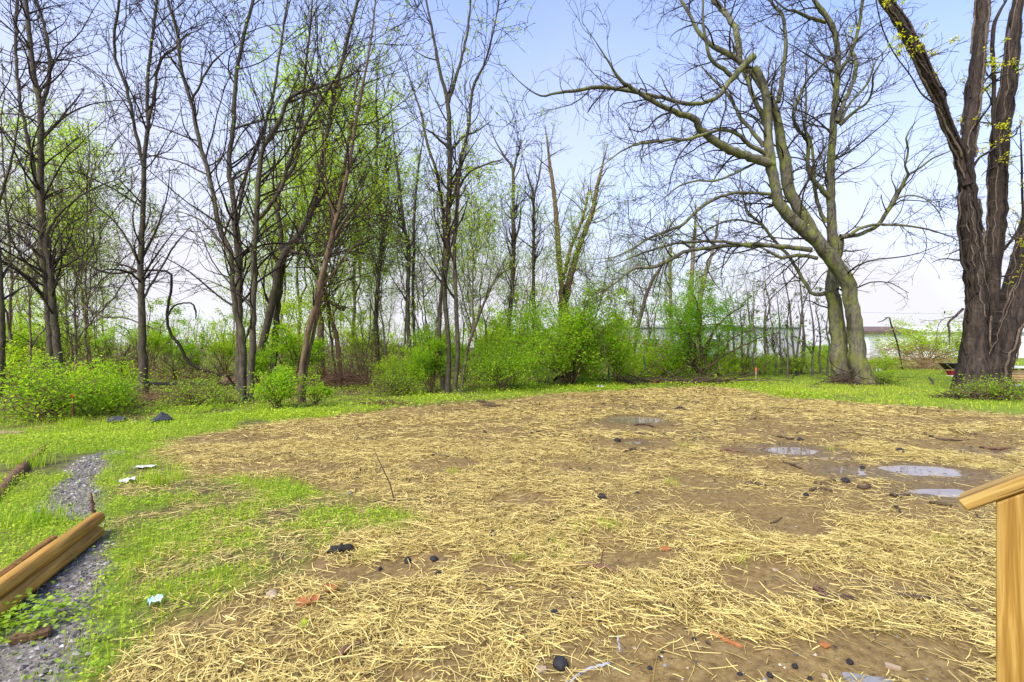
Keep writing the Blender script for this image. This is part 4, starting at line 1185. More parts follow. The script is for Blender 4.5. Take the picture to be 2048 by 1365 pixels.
UGP += [(3, 700, 15.5, 1), (3, 740, 18, 1.1), (3, 640, 17, .9), (3, 350, 17, 1), (3, 210, 18, 1.1), (3, 440, 17, .9), (3, 30, 16, 1), (3, 110, 19, 1.2), (3, 820, 17, .8), (3, 930, 16.5, .8), (3, 1190, 18.5, .9), (3, 1260, 19, .8), (3, 1330, 20, 1), (3, 1490, 20, .8), (3, 1580, 21, .8), (3, 770, 21, 1.3), (3, 560, 18, 1), (3, 280, 20, 1.2)]
first = set()
for k, px, Yd, s in UGP:
    x = (px - CX) / F * Yd
    if k not in first:
        first.add(k)
        UG[k].location = (x, Yd, 0); UG[k].scale = (s,) * 3
        o = UG[k]
    else:
        o = copy_tree(UG[k], (x, Yd, 0), rng.uniform(0, 6.28), s * rng.uniform(.85, 1.15), UL[k])
    PL2.append((o, UL[k], px, Yd))
for i in range(26):
    k = int(rng.integers(0, 3))
    Yd = rng.uniform(24, 46)
    px = rng.uniform(-120, 1250)
    o = copy_tree(UG[k], ((px - CX) / F * Yd, Yd, 0), rng.uniform(0, 6.28), rng.uniform(.9, 1.5), UL[k])
    PL2.append((o, UL[k], px, Yd))
rank_labels(PL2)

# far thicket closing the view through the woods: too far to count
def thicket():
    rng = np.random.default_rng(77)
    mb = MB()
    n = 800
    Yd = rng.uniform(44, 66, n)
    x = (rng.uniform(-220, 1290, n) - CX) / F * Yd
    hh = rng.uniform(1.6, 5.0, n)
    f = np.linspace(0, 1, 6)
    P = np.stack([x[:, None] + np.cumsum(rng.normal(size=(n, 6)) * .25, 1), Yd[:, None] + np.cumsum(rng.normal(size=(n, 6)) * .2, 1), hh[:, None] * f[None]], -1)
    V, Q = tubes(P, np.linspace(.05, .012, 6)[None] * rng.uniform(.6, 1.6, n)[:, None], 3)
    mb.add(V, Q, None, 0)
    a = spawn(P, np.full((n, 6), .02), rng, .9, .2, 1, (.6, 2.0), (30, 80), 4, .25, .1, 1, .012, .015)
    V, Q = tubes(a[0], a[1], 3)
    mb.add(V, Q, None, 0)
    leaves_on(mb, a[0], rng, 11000, (.14, .30), .25, 1)
    leaves_on(mb, P, rng, 6000, (.14, .30), .5, 1, 0)
    tag(ob('far_woodland', mb.mesh('far_woodland', [M['bark_far'], M['leaf']])), 'hazy brown and green thicket closing the view behind the trees', 'woodland', kind='stuff')
thicket()
# ================================================================ built things and odds and ends
def wood_mat(name, a, b, c, scale=1.0, axis=0, rot_dark=None):
    t = MT(name, .62, .3)
    sc = [26 * scale] * 3
    sc[axis] = 1.3 * scale
    v = t.pos(tuple(sc))
    n = t.noise(v, 1.0, 4, .55, 1.4)
    fine = [150 * scale] * 3
    fine[axis] = 4 * scale
    f = t.noise(t.pos(tuple(fine)), 1.0, 3, .6)
    col = t.ramp(n, [(.30, a), (.47, b), (.55, c), (.66, b), (.8, c)])
    col = t.mix(t.rng(f, .35, .7, 0, .35), col, a)
    col = t.mix(t.rng(t.noise(t.pos(), 2.0, 3), .45, .75, 0, .45), col, tuple(x * .55 for x in a))
    if rot_dark:
        col = t.mix(t.rng(t.noise(t.pos(), 9, 5, .7), .55, .62, 0, rot_dark), col, (.02, .013, .008))
    vo = t.n('ShaderNodeTexVoronoi')
    ks = [9 * scale] * 3
    ks[axis] = 3.5 * scale
    t.l(t.pos(tuple(ks)), vo.inputs['Vector'])
    vo.inputs['Scale'].default_value = 1.0
    kn = t.rng(vo.outputs['Distance'], .05, .14, .85, 0)
    col = t.mix(kn, col, tuple(q * .35 for q in a))
    cr = [60 * scale] * 3
    cr[axis] = 2.0 * scale
    ck = t.rng(t.noise(t.pos(tuple(cr)), 1.0, 2, .5), .70, .74, 0, .7)
    col = t.mix(ck, col, tuple(q * .25 for q in a))
    t.col(col)
    t.bump(t.mth('SUBTRACT', f, ck), .4, .004)
    return t.m
M['treated'] = wood_mat('treated_pine', (.17, .075, .012), (.36, .20, .035), (.48, .30, .08), 1.0, 2)
M['treated_x'] = wood_mat('treated_pine_rail', (.22, .11, .022), (.42, .26, .06), (.54, .37, .12), 1.0, 0)
M['timber'] = wood_mat('landscape_timber', (.20, .095, .015), (.42, .22, .035), (.52, .30, .06), .7, 1, .12)
M['timber_dark'] = wood_mat('landscape_timber_dark', (.10, .045, .012), (.25, .12, .022), (.34, .18, .035), .7, 1, .4)  # darker browns and stronger dark blotches than the other timber
M['board'] = wood_mat('weathered_board', (.18, .12, .07), (.34, .24, .14), (.42, .31, .19), 1.0, 0)
M['plank'] = wood_mat('stacked_plank', (.30, .17, .06), (.48, .30, .12), (.58, .40, .20), 1.0, 0)
M['blackwood'] = mat('charred_timber', (.018, .016, .015), .8)
M['oldlog'] = bark('rotten_log', (.05, .028, .015), (.24, .13, .065), (.12, .13, .03), .25, .3, 20, .9, .02)
M['rock'] = bark('dark_rock', (.022, .024, .03), (.075, .078, .09), None, 0, 1, 9, .6, .02)
M['clinker'] = bark('black_clinker', (.010, .010, .011), (.05, .048, .05), None, 0, 1, 40, 1.0, .01)
M['stone'] = bark('tan_stone', (.22, .16, .10), (.50, .40, .28), None, 0, 1, 14, .6, .01)
M['brick'] = bark('broken_brick', (.22, .075, .025), (.44, .17, .06), None, 0, 1, 30, .6, .004)
M['concrete'] = bark('concrete_slab', (.16, .16, .165), (.28, .28, .29), None, 0, 1, 30, .3, .003)
M['stick'] = bark('fallen_stick', (.025, .017, .012), (.14, .09, .06), (.09, .10, .03), .12, .4, 40, .6, .006)
M['stick_brown'] = bark('fallen_stick_brown', (.06, .03, .02), (.24, .13, .08), None, 0, .4, 40, .6, .006)
M['paper'] = bark('dirty_paper', (.36, .34, .30), (.74, .73, .70), None, 0, 1, 22, .3, .004)
M['wrapper'] = MT('wrapper', .3, .5)
M['wrapper'].col(M['wrapper'].ramp(M['wrapper'].noise(M['wrapper'].pos(), 40, 2), [(.4, (.70, .76, .78)), (.55, (.20, .48, .62))]))
M['wrapper'] = M['wrapper'].m
M['rust'] = bark('rusty_steel', (.07, .025, .014), (.22, .09, .045), None, 0, 1, 60, .4, .002)
M['orange'] = mat('orange_marking_paint', (.75, .13, .03), .6)
M['greenpost'] = mat('green_post_paint', (.015, .10, .065), .5)
M['signwhite'] = mat('sign_white', (.72, .70, .68), .5)
M['signred'] = mat('sign_red', (.45, .08, .05), .5)
M['white_wall'] = bark('white_siding', (.66, .67, .70), (.80, .81, .84), None, 0, 1, .8, .05, .01)
M['grey_wall'] = bark('grey_siding', (.24, .25, .27), (.36, .37, .39), None, 0, .2, 1.2, .1, .01)
M['roof_brown'] = bark('brown_roofing', (.10, .068, .06), (.17, .115, .10), None, 0, 1, 3, .2, .01)
M['roof_pale'] = mat('pale_roofing', (.70, .70, .73), .6)
M['glass'] = mat('dark_window', (.03, .035, .045), .1, .5)
M['black_plastic'] = mat('black_plastic', (.02, .02, .022), .4)
M['tyre'] = mat('rubber', (.02, .02, .02), .8)
M['red'] = mat('red_plastic', (.30, .02, .03), .5)
M['steel'] = mat('grey_steel', (.45, .47, .50), .35)
M['cord'] = mat('grey_cord', (.33, .34, .38), .5)
M['feather'] = mat('dark_feathers', (.03, .028, .03), .7)
def gpt(px, py, dz=0.0):
    g = G(px, py)
    return np.array([g[0], g[1], float(gz(g[0], g[1])) + dz])
def boxmesh(name, size, m, bev=0.004):
    """box with chamfered edges centred on the origin"""
    x, y, z = np.array(size) / 2
    b = min(bev, .45 * min(size))
    V, idx = [], {}
    for sx in (-1, 1):
        for sy in (-1, 1):
            for sz in (-1, 1):
                for ax in range(3):
                    p = np.array([sx * x, sy * y, sz * z])
                    q = p - np.array([sx, sy, sz]) * b
                    q[ax] = p[ax]
                    idx[(sx, sy, sz, ax)] = len(V)
                    V.append(q)
    Q, T = [], []
    for ax in range(3):
        o1, o2 = (ax + 1) % 3, (ax + 2) % 3
        for s in (-1, 1):
            f = []
            for a, c in ((-1, -1), (1, -1), (1, 1), (-1, 1)):
                k = [0, 0, 0]; k[ax] = s; k[o1] = a; k[o2] = c
                f.append(idx[(*k, ax)])
            Q.append(f if s > 0 else f[::-1])
        for a in (-1, 1):
            for c in (-1, 1):
                f = []
                k = [0, 0, 0]; k[o1] = a; k[o2] = c
                k[ax] = -1; p0 = idx[(*k, o1)]; p1 = idx[(*k, o2)]
                k[ax] = 1; p2 = idx[(*k, o2)]; p3 = idx[(*k, o1)]
                f = [p0, p1, p2, p3]
                Q.append(f if a * c > 0 else f[::-1])
    for sx in (-1, 1):
        for sy in (-1, 1):
            for sz in (-1, 1):
                f = [idx[(sx, sy, sz, a)] for a in range(3)]
                T.append(f if sx * sy * sz > 0 else f[::-1])
    return mesh_np(name, np.array(V), [np.array(Q), np.array(T)], m, None, None, False)
def capped(P, R, sides, rng, rough):
    V, Q = tubes(P[None], R[None], sides, rng, rough)
    n = len(P)
    V = np.vstack([V, P[0], P[-1]])
    a, b = n * sides, n * sides + 1
    T = [[a, (j + 1) % sides, j] for j in range(sides)] + [[b, (n - 1) * sides + j, (n - 1) * sides + (j + 1) % sides] for j in range(sides)]
    return V, Q, np.array(T)

# ---- landscape timbers
def timber(p0, d, L, r, m, label, seed, broken=False):
    rng = np.random.default_rng(seed)
    d = nrm(np.asarray(d, float))
    s = np.concatenate([[0, .006, .02], np.linspace(.06, L - .02, 26), [L]])
    R = np.full(len(s), r)
    R[0], R[1] = r * .86, r * .95
    R[2:] *= 1 + .02 * np.sin(s[2:] * 7 + seed)
    P = np.array([0, 0, 0.0]) + s[:, None] * np.array([0, -1.0, 0])
    if broken:
        R[-5:] *= np.array([.98, .93, .8, .62, .4])
    V, Q, T = capped(P, R, 20, rng, .010 if not broken else .016)
    mb = MB(); mb.add(V, Q, T)
    o = ob('timber', mb.mesh('timber', m), None, p0, (0, 0, math.atan2(d[0], -d[1])))
    return tag(o, label, 'timber', 'stacked landscape timbers')
TD = np.array([.342, -.94, 0])
TP = np.array([-.94, -.342, 0])
T0 = np.array([-2.76, 3.22, 0])
tz = float(gz(-2.7, 2.9))
timber(T0 - TP * .022 + [.0, -.05, tz + .040], TD, 2.0, .039, M['timber'], 'round honey-brown timber lying lowest on the gravel, right of the stack', 1)
timber(T0 + TP * .084 + [0, -.03, tz + .048], TD, 1.9, .037, M['timber_dark'], 'dark timber lying on the ground left of the topmost log', 2)
timber(T0 + TP * .160 + [.02, -.14, tz + .044], TD + [.03, 0, 0], 1.7, .034, M['timber_dark'], 'darkest timber at the grassy left side of the stack', 3)
timber(T0 + TP * .040 + [0, .04, tz + .108], TD, 1.15, .042, M['timber'], 'knotty timber on top of the stack with a rotted broken end', 4, True)
# rotted black hollow at the broken end: jagged splinters
rng = np.random.default_rng(61)

# ---- stair post and sloping rail
P0 = U(1926, 1005, 1.25)
hd = np.array([.7071, -.7071, 0])
rd = nrm(hd + np.array([0, 0, .735]))
wdv = np.array([.7071, .7071, 0])
nv = np.cross(wdv, rd); nv = nv if nv[2] > 0 else -nv
post = P0 + hd * .105
slope = rd[2] / math.hypot(rd[0], rd[1])
hb = .0445
V = []
for a in (-hb, hb):
    for b in (-hb, hb):
        xy = post + hd * a + wdv * b
        top = P0[2] + (.105 + a) * slope - .022
        V += [[xy[0], xy[1], -.05], [xy[0], xy[1], top]]
root = empty('stair_railing', (post[0], post[1], 0), 'yellow new-wood stair post with a sloping hand rail at the right edge', 'railing')
V = np.array(V) - np.array([post[0], post[1], 0])
mb = MB(); mb.add(V, [[0, 1, 3, 2], [4, 6, 7, 5], [0, 4, 5, 1], [2, 3, 7, 6], [1, 5, 7, 3], [0, 2, 6, 4]])
po = ob('post', mb.mesh('post', M['treated'], False), root)
bv = po.modifiers.new('bevel', 'BEVEL'); bv.width = .004; bv.segments = 2
rl = ob('rail', boxmesh('rail', (1.3, .089, .030), M['treated_x'], .004), root)
from mathutils import Matrix
c = P0 + rd * .65
Mx = Matrix(((rd[0], wdv[0], nv[0], c[0] - post[0]), (rd[1], wdv[1], nv[1], c[1] - post[1]), (rd[2], wdv[2], nv[2], c[2]), (0, 0, 0, 1)))
rl.matrix_local = Mx

# ---- rocks
def rock(name, label, px, py, w_, m, seed, squash=.55, sub=2, rough=.10, cat='rock', group=None, rz=None, stretch=1.0, sink=.25):
    rng = np.random.default_rng(seed)
    Yd = CAMH * F / (py - HZ)
    s = w_ / F * Yd / 2
    V, T = rock_mesh('r', rng, s, None, sub, squash, rough)
    V = V * np.array([stretch, 1, 1])
    mb = MB(); mb.add(V, None, T)
    p = gpt(px, py)
    o = ob(name, mb.mesh(name, m, sub > 2), None, (p[0], p[1], p[2] + s * squash * (1 - sink * 2)), (0, 0, rng.uniform(0, 6.28) if rz is None else rz))
    return tag(o, label, cat, group)
rock('boulder', 'flat-topped dark rock lying in the weeds left of its pointed neighbour', 233, 846, 40, M['rock'], 5, .42, 1, .10, rz=.2)
rock('boulder', 'pointed dark rock in the weeds just left of the straw', 322, 846, 36, M['rock'], 9, .72, 1, .16, rz=.8)
rock('boulder', 'tan stone half buried in straw near the green patch', 545, 1190, 32, M['stone'], 13, .5, 2, .10)
rock('boulder', 'small tan stone beside the flat dark rock', 268, 848, 14, M['stone'], 14, .5, 1, .12)
for i, (px, py, w_) in enumerate([(1121, 1326, 32)]):
    rock('clinker', 'largest black clinker lump in the straw near the bottom', px, py, w_, M['clinker'], 70, .75, 3, .07, 'clinker')
CL = "1109,1223,17 1196,1239,14 1406,1221,14 1388,1276,12 868,1114,18 714,961,14 1052,963,13 985,1068,18 801,1079,15 815,1114,20 1204,999,18 1612,996,16 1100,1082,12 876,1140,13 1235,884,14 1600,880,12 1145,1195,9 905,1170,10 1800,905,16 1690,965,18 1665,962,12 1725,935,10 1950,985,10 1005,1160,10 940,1215,12 760,1130,12 700,1110,12 1300,1330,10 1325,1300,10 1480,1340,12 1590,1330,14 1620,1350,11 1540,1345,16 1700,1320,16 1180,905,9 1390,882,9 1050,905,9 880,880,8 970,865,8 1080,850,8 1130,1010,9 1420,1075,12 1275,990,10"
for i, q in enumerate(CL.split()):
    px, py, w_ = (float(c) for c in q.split(','))
    rock('clinker', 'small black clinker lump lying on the straw and mud', px, py, w_, M['clinker'], 80 + i, .7, 2, .09, 'clinker', 'black clinker lumps scattered over the straw')
ST = "640,1225,10 845,1148,12 1270,1290,10 1330,1325,9 1375,1330,8 1445,1375,10 1530,1352,12 1650,1345,16 530,1210,12 920,1185,10 700,1165,9 440,1085,12 1230,1330,9 1550,1140,12 880,960,10 700,990,10 120,1165,14 165,1110,12 90,1210,14 180,1085,14"
for i, q in enumerate(ST.split()):
    px, py, w_ = (float(c) for c in q.split(','))
    rock('pebble', 'small pale stone pressed into the mud', px, py, w_, M['stone'] if i % 3 else M['concrete'], 180 + i, .5, 1, .12, 'pebble', 'pale stones pressed into the mud')
def slab(name, label, px, py, w_, d_, h_, m, rz, cat, tilt=(0, 0), dz=0.0, taper=None):
    Yd = CAMH * F / (py - HZ)
    k = Yd / F
    p = gpt(px, py)
    me = boxmesh(name, (w_ * k, d_, h_), m, min(.006, h_ * .3))
    if taper:
        for v in me.vertices:
            if v.co.x > 0:
                v.co.y *= taper
            v.co.x += .18 * v.co.y
    o = ob(name, me, None, (p[0], p[1], p[2] + h_ / 2 + dz), (tilt[0], tilt[1], rz))
    return tag(o, label, cat)
slab('brick_shard', 'flat orange brick shard below the green patch', 618, 1208, 44, .07, .022, M['brick'], .5, 'brick', (.1, -.1), 0, .6)
slab('brick_shard', 'small red-brown brick piece beside the flat orange shard', 662, 1182, 28, .05, .03, M['brick'], -.3, 'brick', (.1, 0), 0, .7)
slab('wood_splinter', 'long orange wood splinter lying on bare mud', 1452, 1274, 62, .022, .014, M['brick'], -.75, 'splinter', (0, .05), 0, .3)
slab('brick_shard', 'small round orange brick crumb alone on the straw', 1331, 1101, 16, .04, .022, M['brick'], .1, 'brick')
slab('brick_shard', 'dull red tile chip in the mud near the bottom', 1650, 1290, 16, .03, .015, M['brick'], .4, 'brick')
slab('concrete_slab', 'grey concrete slab corner cut by the bottom edge of the photo', 1752, 1374, 92, .16, .025, M['concrete'], -.25, 'slab', (0, 0), -.008)
slab('wood_block', 'weathered grey wood block lying on the gravel', 62, 1283, 60, .05, .035, M['oldlog'], .55, 'wood block', (0, 0))
slab('weathered_board', 'short tan board in the grass at the left edge', 18, 868, 52, .12, .03, M['board'], .1, 'board', (0, .03))
slab('weathered_board', 'dark plank lying on the lawn between the two big trees', 1800, 756, 44, .10, .05, M['blackwood'], .05, 'board')
slab('wood_chip', 'pale split wood chip stuck in the mud near the post', 1786, 1328, 28, .04, .012, M['board'], -.4, 'wood chip', (.1, .1), 0, .6)
slab('wood_chip', 'pale wood chip on straw near the largest clinker', 1083, 1336, 22, .04, .012, M['stone'], .2, 'wood chip', (.1, .1), 0, .6)
def sheet(name, label, px, py, w_, d_, m, rz, seed, amp=.015, cat='litter'):
    rng = np.random.default_rng(seed)
    k = CAMH * F / (py - HZ) / F
    n = 7
    u_, v_ = np.meshgrid(np.linspace(-.5, .5, n), np.linspace(-.5, .5, n))
    h_ = rng.normal(size=(n, n)) * amp
    h_ -= h_.min()
    V = np.stack([u_ * w_ * k + rng.normal(size=(n, n)) * .003, v_ * d_, h_ + .015], -1).reshape(-1, 3)
    V2 = V - [0, 0, .002]
    i = (np.arange(n - 1)[:, None] * n + np.arange(n - 1)[None]).ravel()
    Q = np.stack([i, i + 1, i + n + 1, i + n], 1)
    mb = MB(); mb.add(V, Q); mb.add(V2, Q[:, ::-1])
    tag(ob(name, mb.mesh(name, m, True), None, gpt(px, py), (0, 0, rz)), label, cat)
sheet('paper_scrap', 'flat white paper scrap in the weeds left of the straw', 290, 935, 34, .10, M['paper'], .15, 1, .004)
sheet('paper_scrap', 'crumpled dirty white scrap below the flat paper', 254, 968, 26, .10, M['paper'], .6, 2, .008)
sheet('candy_wrapper', 'crumpled blue and white wrapper at the edge of the straw', 310, 1218, 24, .045, M['wrapper'], .5, 3, .008)
sheet('paper_scrap', 'small white scrap by the stick pile right of the big bush', 1200, 777, 13, .18, M['paper'], .2, 4, .02)
sheet('cloth_scrap', 'red cloth scrap tucked under the stick pile', 1314, 768, 16, .2, M['red'], -.2, 5, .03)
sheet('paper_scrap', 'pale scrap lying at the foot of the twin-trunked tree', 1757, 746, 10, .2, M['paper'], .2, 6, .04)

# ---- sticks
def stick(label, pts, m, seed, group=None, name='stick', twigs=0, lift=0.0, sides=7):
    rng = np.random.default_rng(seed)
    P, R = [], []
    for px, py, hw, *z in pts:
        if z:
            Yd = z[1] if len(z) > 1 else CAMH * F / (z[0] - HZ)
            p = U(px, py, Yd)
        else:
            p = gpt(px, py)
        r = hw * p[1] / F
        P.append(p + [0, 0, (0 if z else r * .8 + lift)]); R.append(r)
    base = P[0].copy()
    P = np.array(P) - base
    p, r = resample(P, R, 14, rng, .35)
    V, Q, T = capped(p, r, sides, rng, .08)
    root = ob(name, None, None, base) if twigs else None
    mb = MB(); mb.add(V, Q, T)
    if twigs:
        t_ = spawn(p[None], r[None], rng, twigs, .1, .95, (.08, .3), (30, 70), 5, .25, .05, .5, .002, .01)
        if len(t_[0]):
            t_[0][:, :, 2] = np.maximum(t_[0][:, :, 2], -.0)
            V, Q = tubes(t_[0], t_[1], 4)
            mb.add(V, Q)
        bpy.data.objects.remove(root)
    o = ob(name, mb.mesh(name, m), None, base)
    return tag(o, label, 'stick', group)
stick('brown club-ended stick lying diagonally on the straw near the bottom', [(672, 1328, 5), (690, 1312, 9), (705, 1296, 6), (730, 1280, 4.5), (745, 1268, 4), (762, 1258, 2.5)], M['stick_brown'], 1)
stick('curled bark-covered stick with a side twig in the mid straw', [(1160, 1130, 5), (1180, 1130, 7), (1205, 1133, 6), (1225, 1138, 3), (1242, 1142, 2)], M['stick_brown'], 2, twigs=8)
stick('mossy black stick resting on the raised straw', [(1638, 1178, 3), (1655, 1190, 4), (1680, 1198, 5), (1700, 1200, 4), (1718, 1204, 3)], M['stick'], 3)
stick('smooth brown stick pushed under the mossy black one', [(1630, 1182, 5), (1648, 1200, 5.5), (1668, 1216, 4.5)], M['stick_brown'], 4)
stick('long black stick pointing at the wooden post', [(1795, 1190, 2.5), (1830, 1198, 4), (1860, 1204, 5), (1890, 1204, 5), (1920, 1208, 4), (1960, 1225, 3)], M['stick'], 5)
stick('short charred log piece on the straw below the green patch', [(658, 1103, 6), (675, 1103, 8), (690, 1101, 8), (706, 1098, 6)], M['blackwood'], 6)
stick('long thin bent twig lying across the straw by the upright stem', [(722, 1002, 1.5), (760, 1004, 2), (800, 1003, 2.2), (850, 998, 2), (890, 988, 1.6), (925, 984, 1.2)], M['stick'], 7, twigs=5)
stick('thin dry stem standing upright out of the straw', [(790, 1001, 1.6, 1001), (785, 985, 1.5, 1001), (775, 958, 1.4, 1001), (762, 930, 1.2, 1001), (750, 905, .8, 1001)], M['stick'], 8)
stick('very long thin twig along the left part of the straw', [(335, 906, 1.2), (400, 914, 1.4), (470, 914, 1.6), (530, 912, 1.6), (590, 908, 1.4), (642, 916, 1.0)], M['stick'], 9, twigs=5)
stick('grey bent cord lying on the straw at the bottom edge', [(1138, 1366, 3), (1155, 1348, 3), (1175, 1335, 3), (1200, 1326, 3), (1220, 1322, 2.6)], M['cord'], 10, name='cord')
stick('short grey wire end poking up from the straw', [(1240, 1304, 2, 1306), (1238, 1290, 2, 1304), (1235, 1272, 1.8, 1303)], M['cord'], 11, name='cord')
stick('brown stob standing behind the top timber', [(187, 1030, 3.4, 1065), (185, 1012, 3, 1065), (182, 985, 1.5, 1065)], M['stick_brown'], 12)
STK = ["1690,1113 1698,1128 1706,1142", "1540,1044 1552,1040 1564,1034", "1490,968 1512,968 1532,972", "1566,928 1588,934 1606,940", "1486,966 1510,967 1534,968", "1630,966 1650,970 1662,972", "1715,975 1730,978 1742,972", "1788,1010 1797,1020 1803,1030",
       "1400,790 1425,790 1458,790", "1532,819 1570,821 1625,825", "1272,868 1310,870 1340,866", "1388,866 1408,870 1432,875", "1560,785 1590,789 1612,792", "1490,835 1505,842 1515,836", "1630,838 1660,842 1690,848", "1345,822 1362,818 1372,824",
       "1785,845 1815,849 1850,850", "1900,862 1930,868 1955,870", "1680,868 1705,868 1730,872", "1850,870 1880,878 1925,880", "1960,895 1990,900 2020,898", "1330,868 1350,872 1362,870", "955,802 970,806 985,808", "960,812 985,814 1000,813",
       "1150,880 1170,884 1195,883", "1250,905 1270,900 1300,903", "1095,1045 1110,1036 1120,1032", "1270,850 1290,848 1312,853", "1340,850 1365,853 1380,850", "1780,992 1800,996 1820,990", "1860,1008 1885,1014 1905,1016", "1950,1030 1962,1040 1975,1048",
       "1385,1175 1390,1160 1392,1145", "845,915 870,912 905,914", "1060,868 1085,866 1100,870", "700,880 730,878 760,882", "1440,905 1460,902 1485,906", "1620,985 1640,982 1665,985", "1555,873 1575,877 1590,875", "1420,835 1430,842 1436,850"]
for i, q in enumerate(STK):
    pp = [tuple(float(c) for c in t_.split(',')) for t_ in q.split()]
    rr = random.Random(i)
    hw = rr.uniform(1.2, 3.0) * (1.5 if pp[0][1] > 900 else 1)
    stick('short dark twig lying on the straw', [(pp[0][0], pp[0][1], hw * .8), (pp[1][0], pp[1][1], hw), (pp[2][0], pp[2][1], hw * .5)], M['stick'] if i % 4 else M['stick_brown'], 40 + i, 'short dark twigs scattered over the straw', twigs=(6 if i % 3 == 0 else 0), sides=6)
stick('dead branch propped against the triple-stemmed clump', [(478, 812, 3, 812), (488, 800, 4, 810), (503, 780, 3.4, 808)], M['blackwood'], 90, name='fallen_branch')
stick('dark crooked branch lying at the foot of the triple clump', [(432, 794, 3), (448, 802, 4), (465, 808, 3.5), (480, 808, 2.5)], M['stick'], 91, name='fallen_branch')
stick('long dark branch arching over the lawn left of the survey stake', [(1380, 766, 2.5, 766), (1400, 756, 3, 765), (1420, 762, 3, 766), (1440, 764, 2.8), (1465, 770, 2), (1480, 771, 1.5)], M['stick'], 92, name='fallen_branch')
stick('bare branch on the lawn left of the twin-trunked tree', [(1583, 760, 1.8), (1592, 752, 2), (1620, 748, 2), (1650, 748, 1.6), (1680, 745, 1)], M['stick'], 93, name='fallen_branch', twigs=2)
stick('thin bent twig in the lawn in front of the vine-clad tree', [(1858, 756, 1.4), (1864, 764, 1.8), (1868, 772, 1.6)], M['stick'], 94, name='fallen_branch')
stick('black arched dead branch under the big round bush', [(1108, 762, 2.5, 768), (1118, 755, 3, 767), (1130, 756, 2.5, 767), (1126, 762, 2, 768)], M['blackwood'], 95, name='fallen_branch')
# bent dead stump limb standing left of the vine-clad tree
stick('bent dead branch arching up in front of the white building', [(1806, 741, 1.3, 740), (1797, 695, 1.4, 740), (1786, 660, 1.4, 740), (1779, 640, 1.3, 740), (1778, 632, 1., 740), (1770, 640, 1., 740), (1755, 645, .6, 740)], M['blackwood'], 96, name='fallen_branch', twigs=3)

# ---- rotten log in the grass at the far left
def log():
    rng = np.random.default_rng(4)
    pts = [gpt(-20, 1010, .0), gpt(20, 965, .01), gpt(55, 930, .01), gpt(80, 905, .0), gpt(98, 885, -.02)]
    p, r = resample(np.array(pts) - pts[0], [.05, .055, .05, .045, .03], 30, rng, .08)
    V, Q, T = capped(p, r, 14, rng, .07)
    mb = MB(); mb.add(V, Q, T)
    tag(ob('rotten_log', mb.mesh('rotten_log', M['oldlog']), None, pts[0]), 'old rotten brown log half hidden in the grass at the left', 'log')
log()

# ---- brush piles
def brush(label, px, py, w_, dep, ht, n, m, seed, ln=(.5, 1.6), up=.05, rr=(.006, .018), name='brush_pile', extra=None):
    rng = np.random.default_rng(seed)
    c = gpt(px, py)
    W = w_ / F * c[1]
    f = rng.uniform(-1, 1, n)
    s = np.stack([f * W / 2, rng.uniform(-.5, .5, n) * dep, rng.uniform(.01, 1, n) * ht * (1 - .8 * f ** 2)], 1)
    a = rng.normal(0, .7, n) + np.where(rng.uniform(size=n) < .5, math.pi, 0)
    d = np.stack([np.cos(a), np.sin(a) * .8, rng.normal(size=n) * .18 + up], 1)
    L = rng.uniform(*ln, n)
    k = 7
    P = [s]
    q = s
    for j in range(k - 1):
        d = nrm(d + rng.normal(size=(n, 3)) * .16)
        q = q + d * (L / (k - 1))[:, None]
        q[:, 2] = np.clip(q[:, 2], .008, None)
        P.append(q.copy())
    P = np.stack(P, 1)
    R = rng.uniform(*rr, n)[:, None] * np.linspace(1, .4, k)[None]
    mb = MB()
    V, Q = tubes(P, R, 5); mb.add(V, Q)
    t_ = spawn(P, R, rng, 2.5, .2, 1, (.15, .6), (25, 65), 4, .2, .05, .6, .003, .008)
    V, Q = tubes(t_[0], t_[1], 3); mb.add(V, Q)
    o = ob(name, mb.mesh(name, m), None, (c[0], c[1], c[2]))
    return tag(o, label, 'brush pile')
brush('heap of long dark sticks along the far edge of the straw', 1345, 768, 210, .9, .16, 70, M['stick'], 21, (.8, 2.4), 0, (.008, .03))
brush('brown tangled brush heap behind the twin-trunked tree', 1800, 738, 170, 2.6, 1.3, 330, M['dry'], 22, (.5, 1.8), .1, (.006, .016))
brush('dark twig tangle heaped at the foot of the twin-trunked tree', 1690, 769, 40, .7, .45, 60, M['stick'], 23, (.5, 1.5), -.12, (.006, .02))
brush('brown brush heap under the crooked brown trunk', 685, 772, 105, 1.6, .42, 170, M['stick_brown'], 24, (.4, 1.3), .05, (.005, .016))
brush('grey dead branches piled behind the paired grey trunk', 62, 742, 90, 2, .7, 90, M['vine'], 25, (.6, 1.6), .1, (.008, .02))
brush('low litter of broken twigs around the single grey trunk', 330, 800, 170, 1.4, .14, 140, M['stick_brown'], 26, (.3, 1.0), .0, (.003, .009))
brush('pale broken branches leaning beside the vine-clad tree', 1880, 745, 60, 1.2, .95, 40, M['dry'], 27, (.5, 1.3), .25, (.008, .02))
brush('dark bark litter heaped round the foot of the vine-clad tree', 1945, 797, 120, .7, .12, 160, M['stick'], 30, (.1, .5), .0, (.006, .02))
brush('thin twig litter strewn before the left bushes', 120, 812, 200, 1.6, .2, 110, M['stick'], 28, (.4, 1.2), .02, (.003, .007))
brush('brown twig scatter behind the grass right of the brown stems', 770, 808, 90, .5, .07, 80, M['stick_brown'], 29, (.1, .45), .0, (.004, .012))

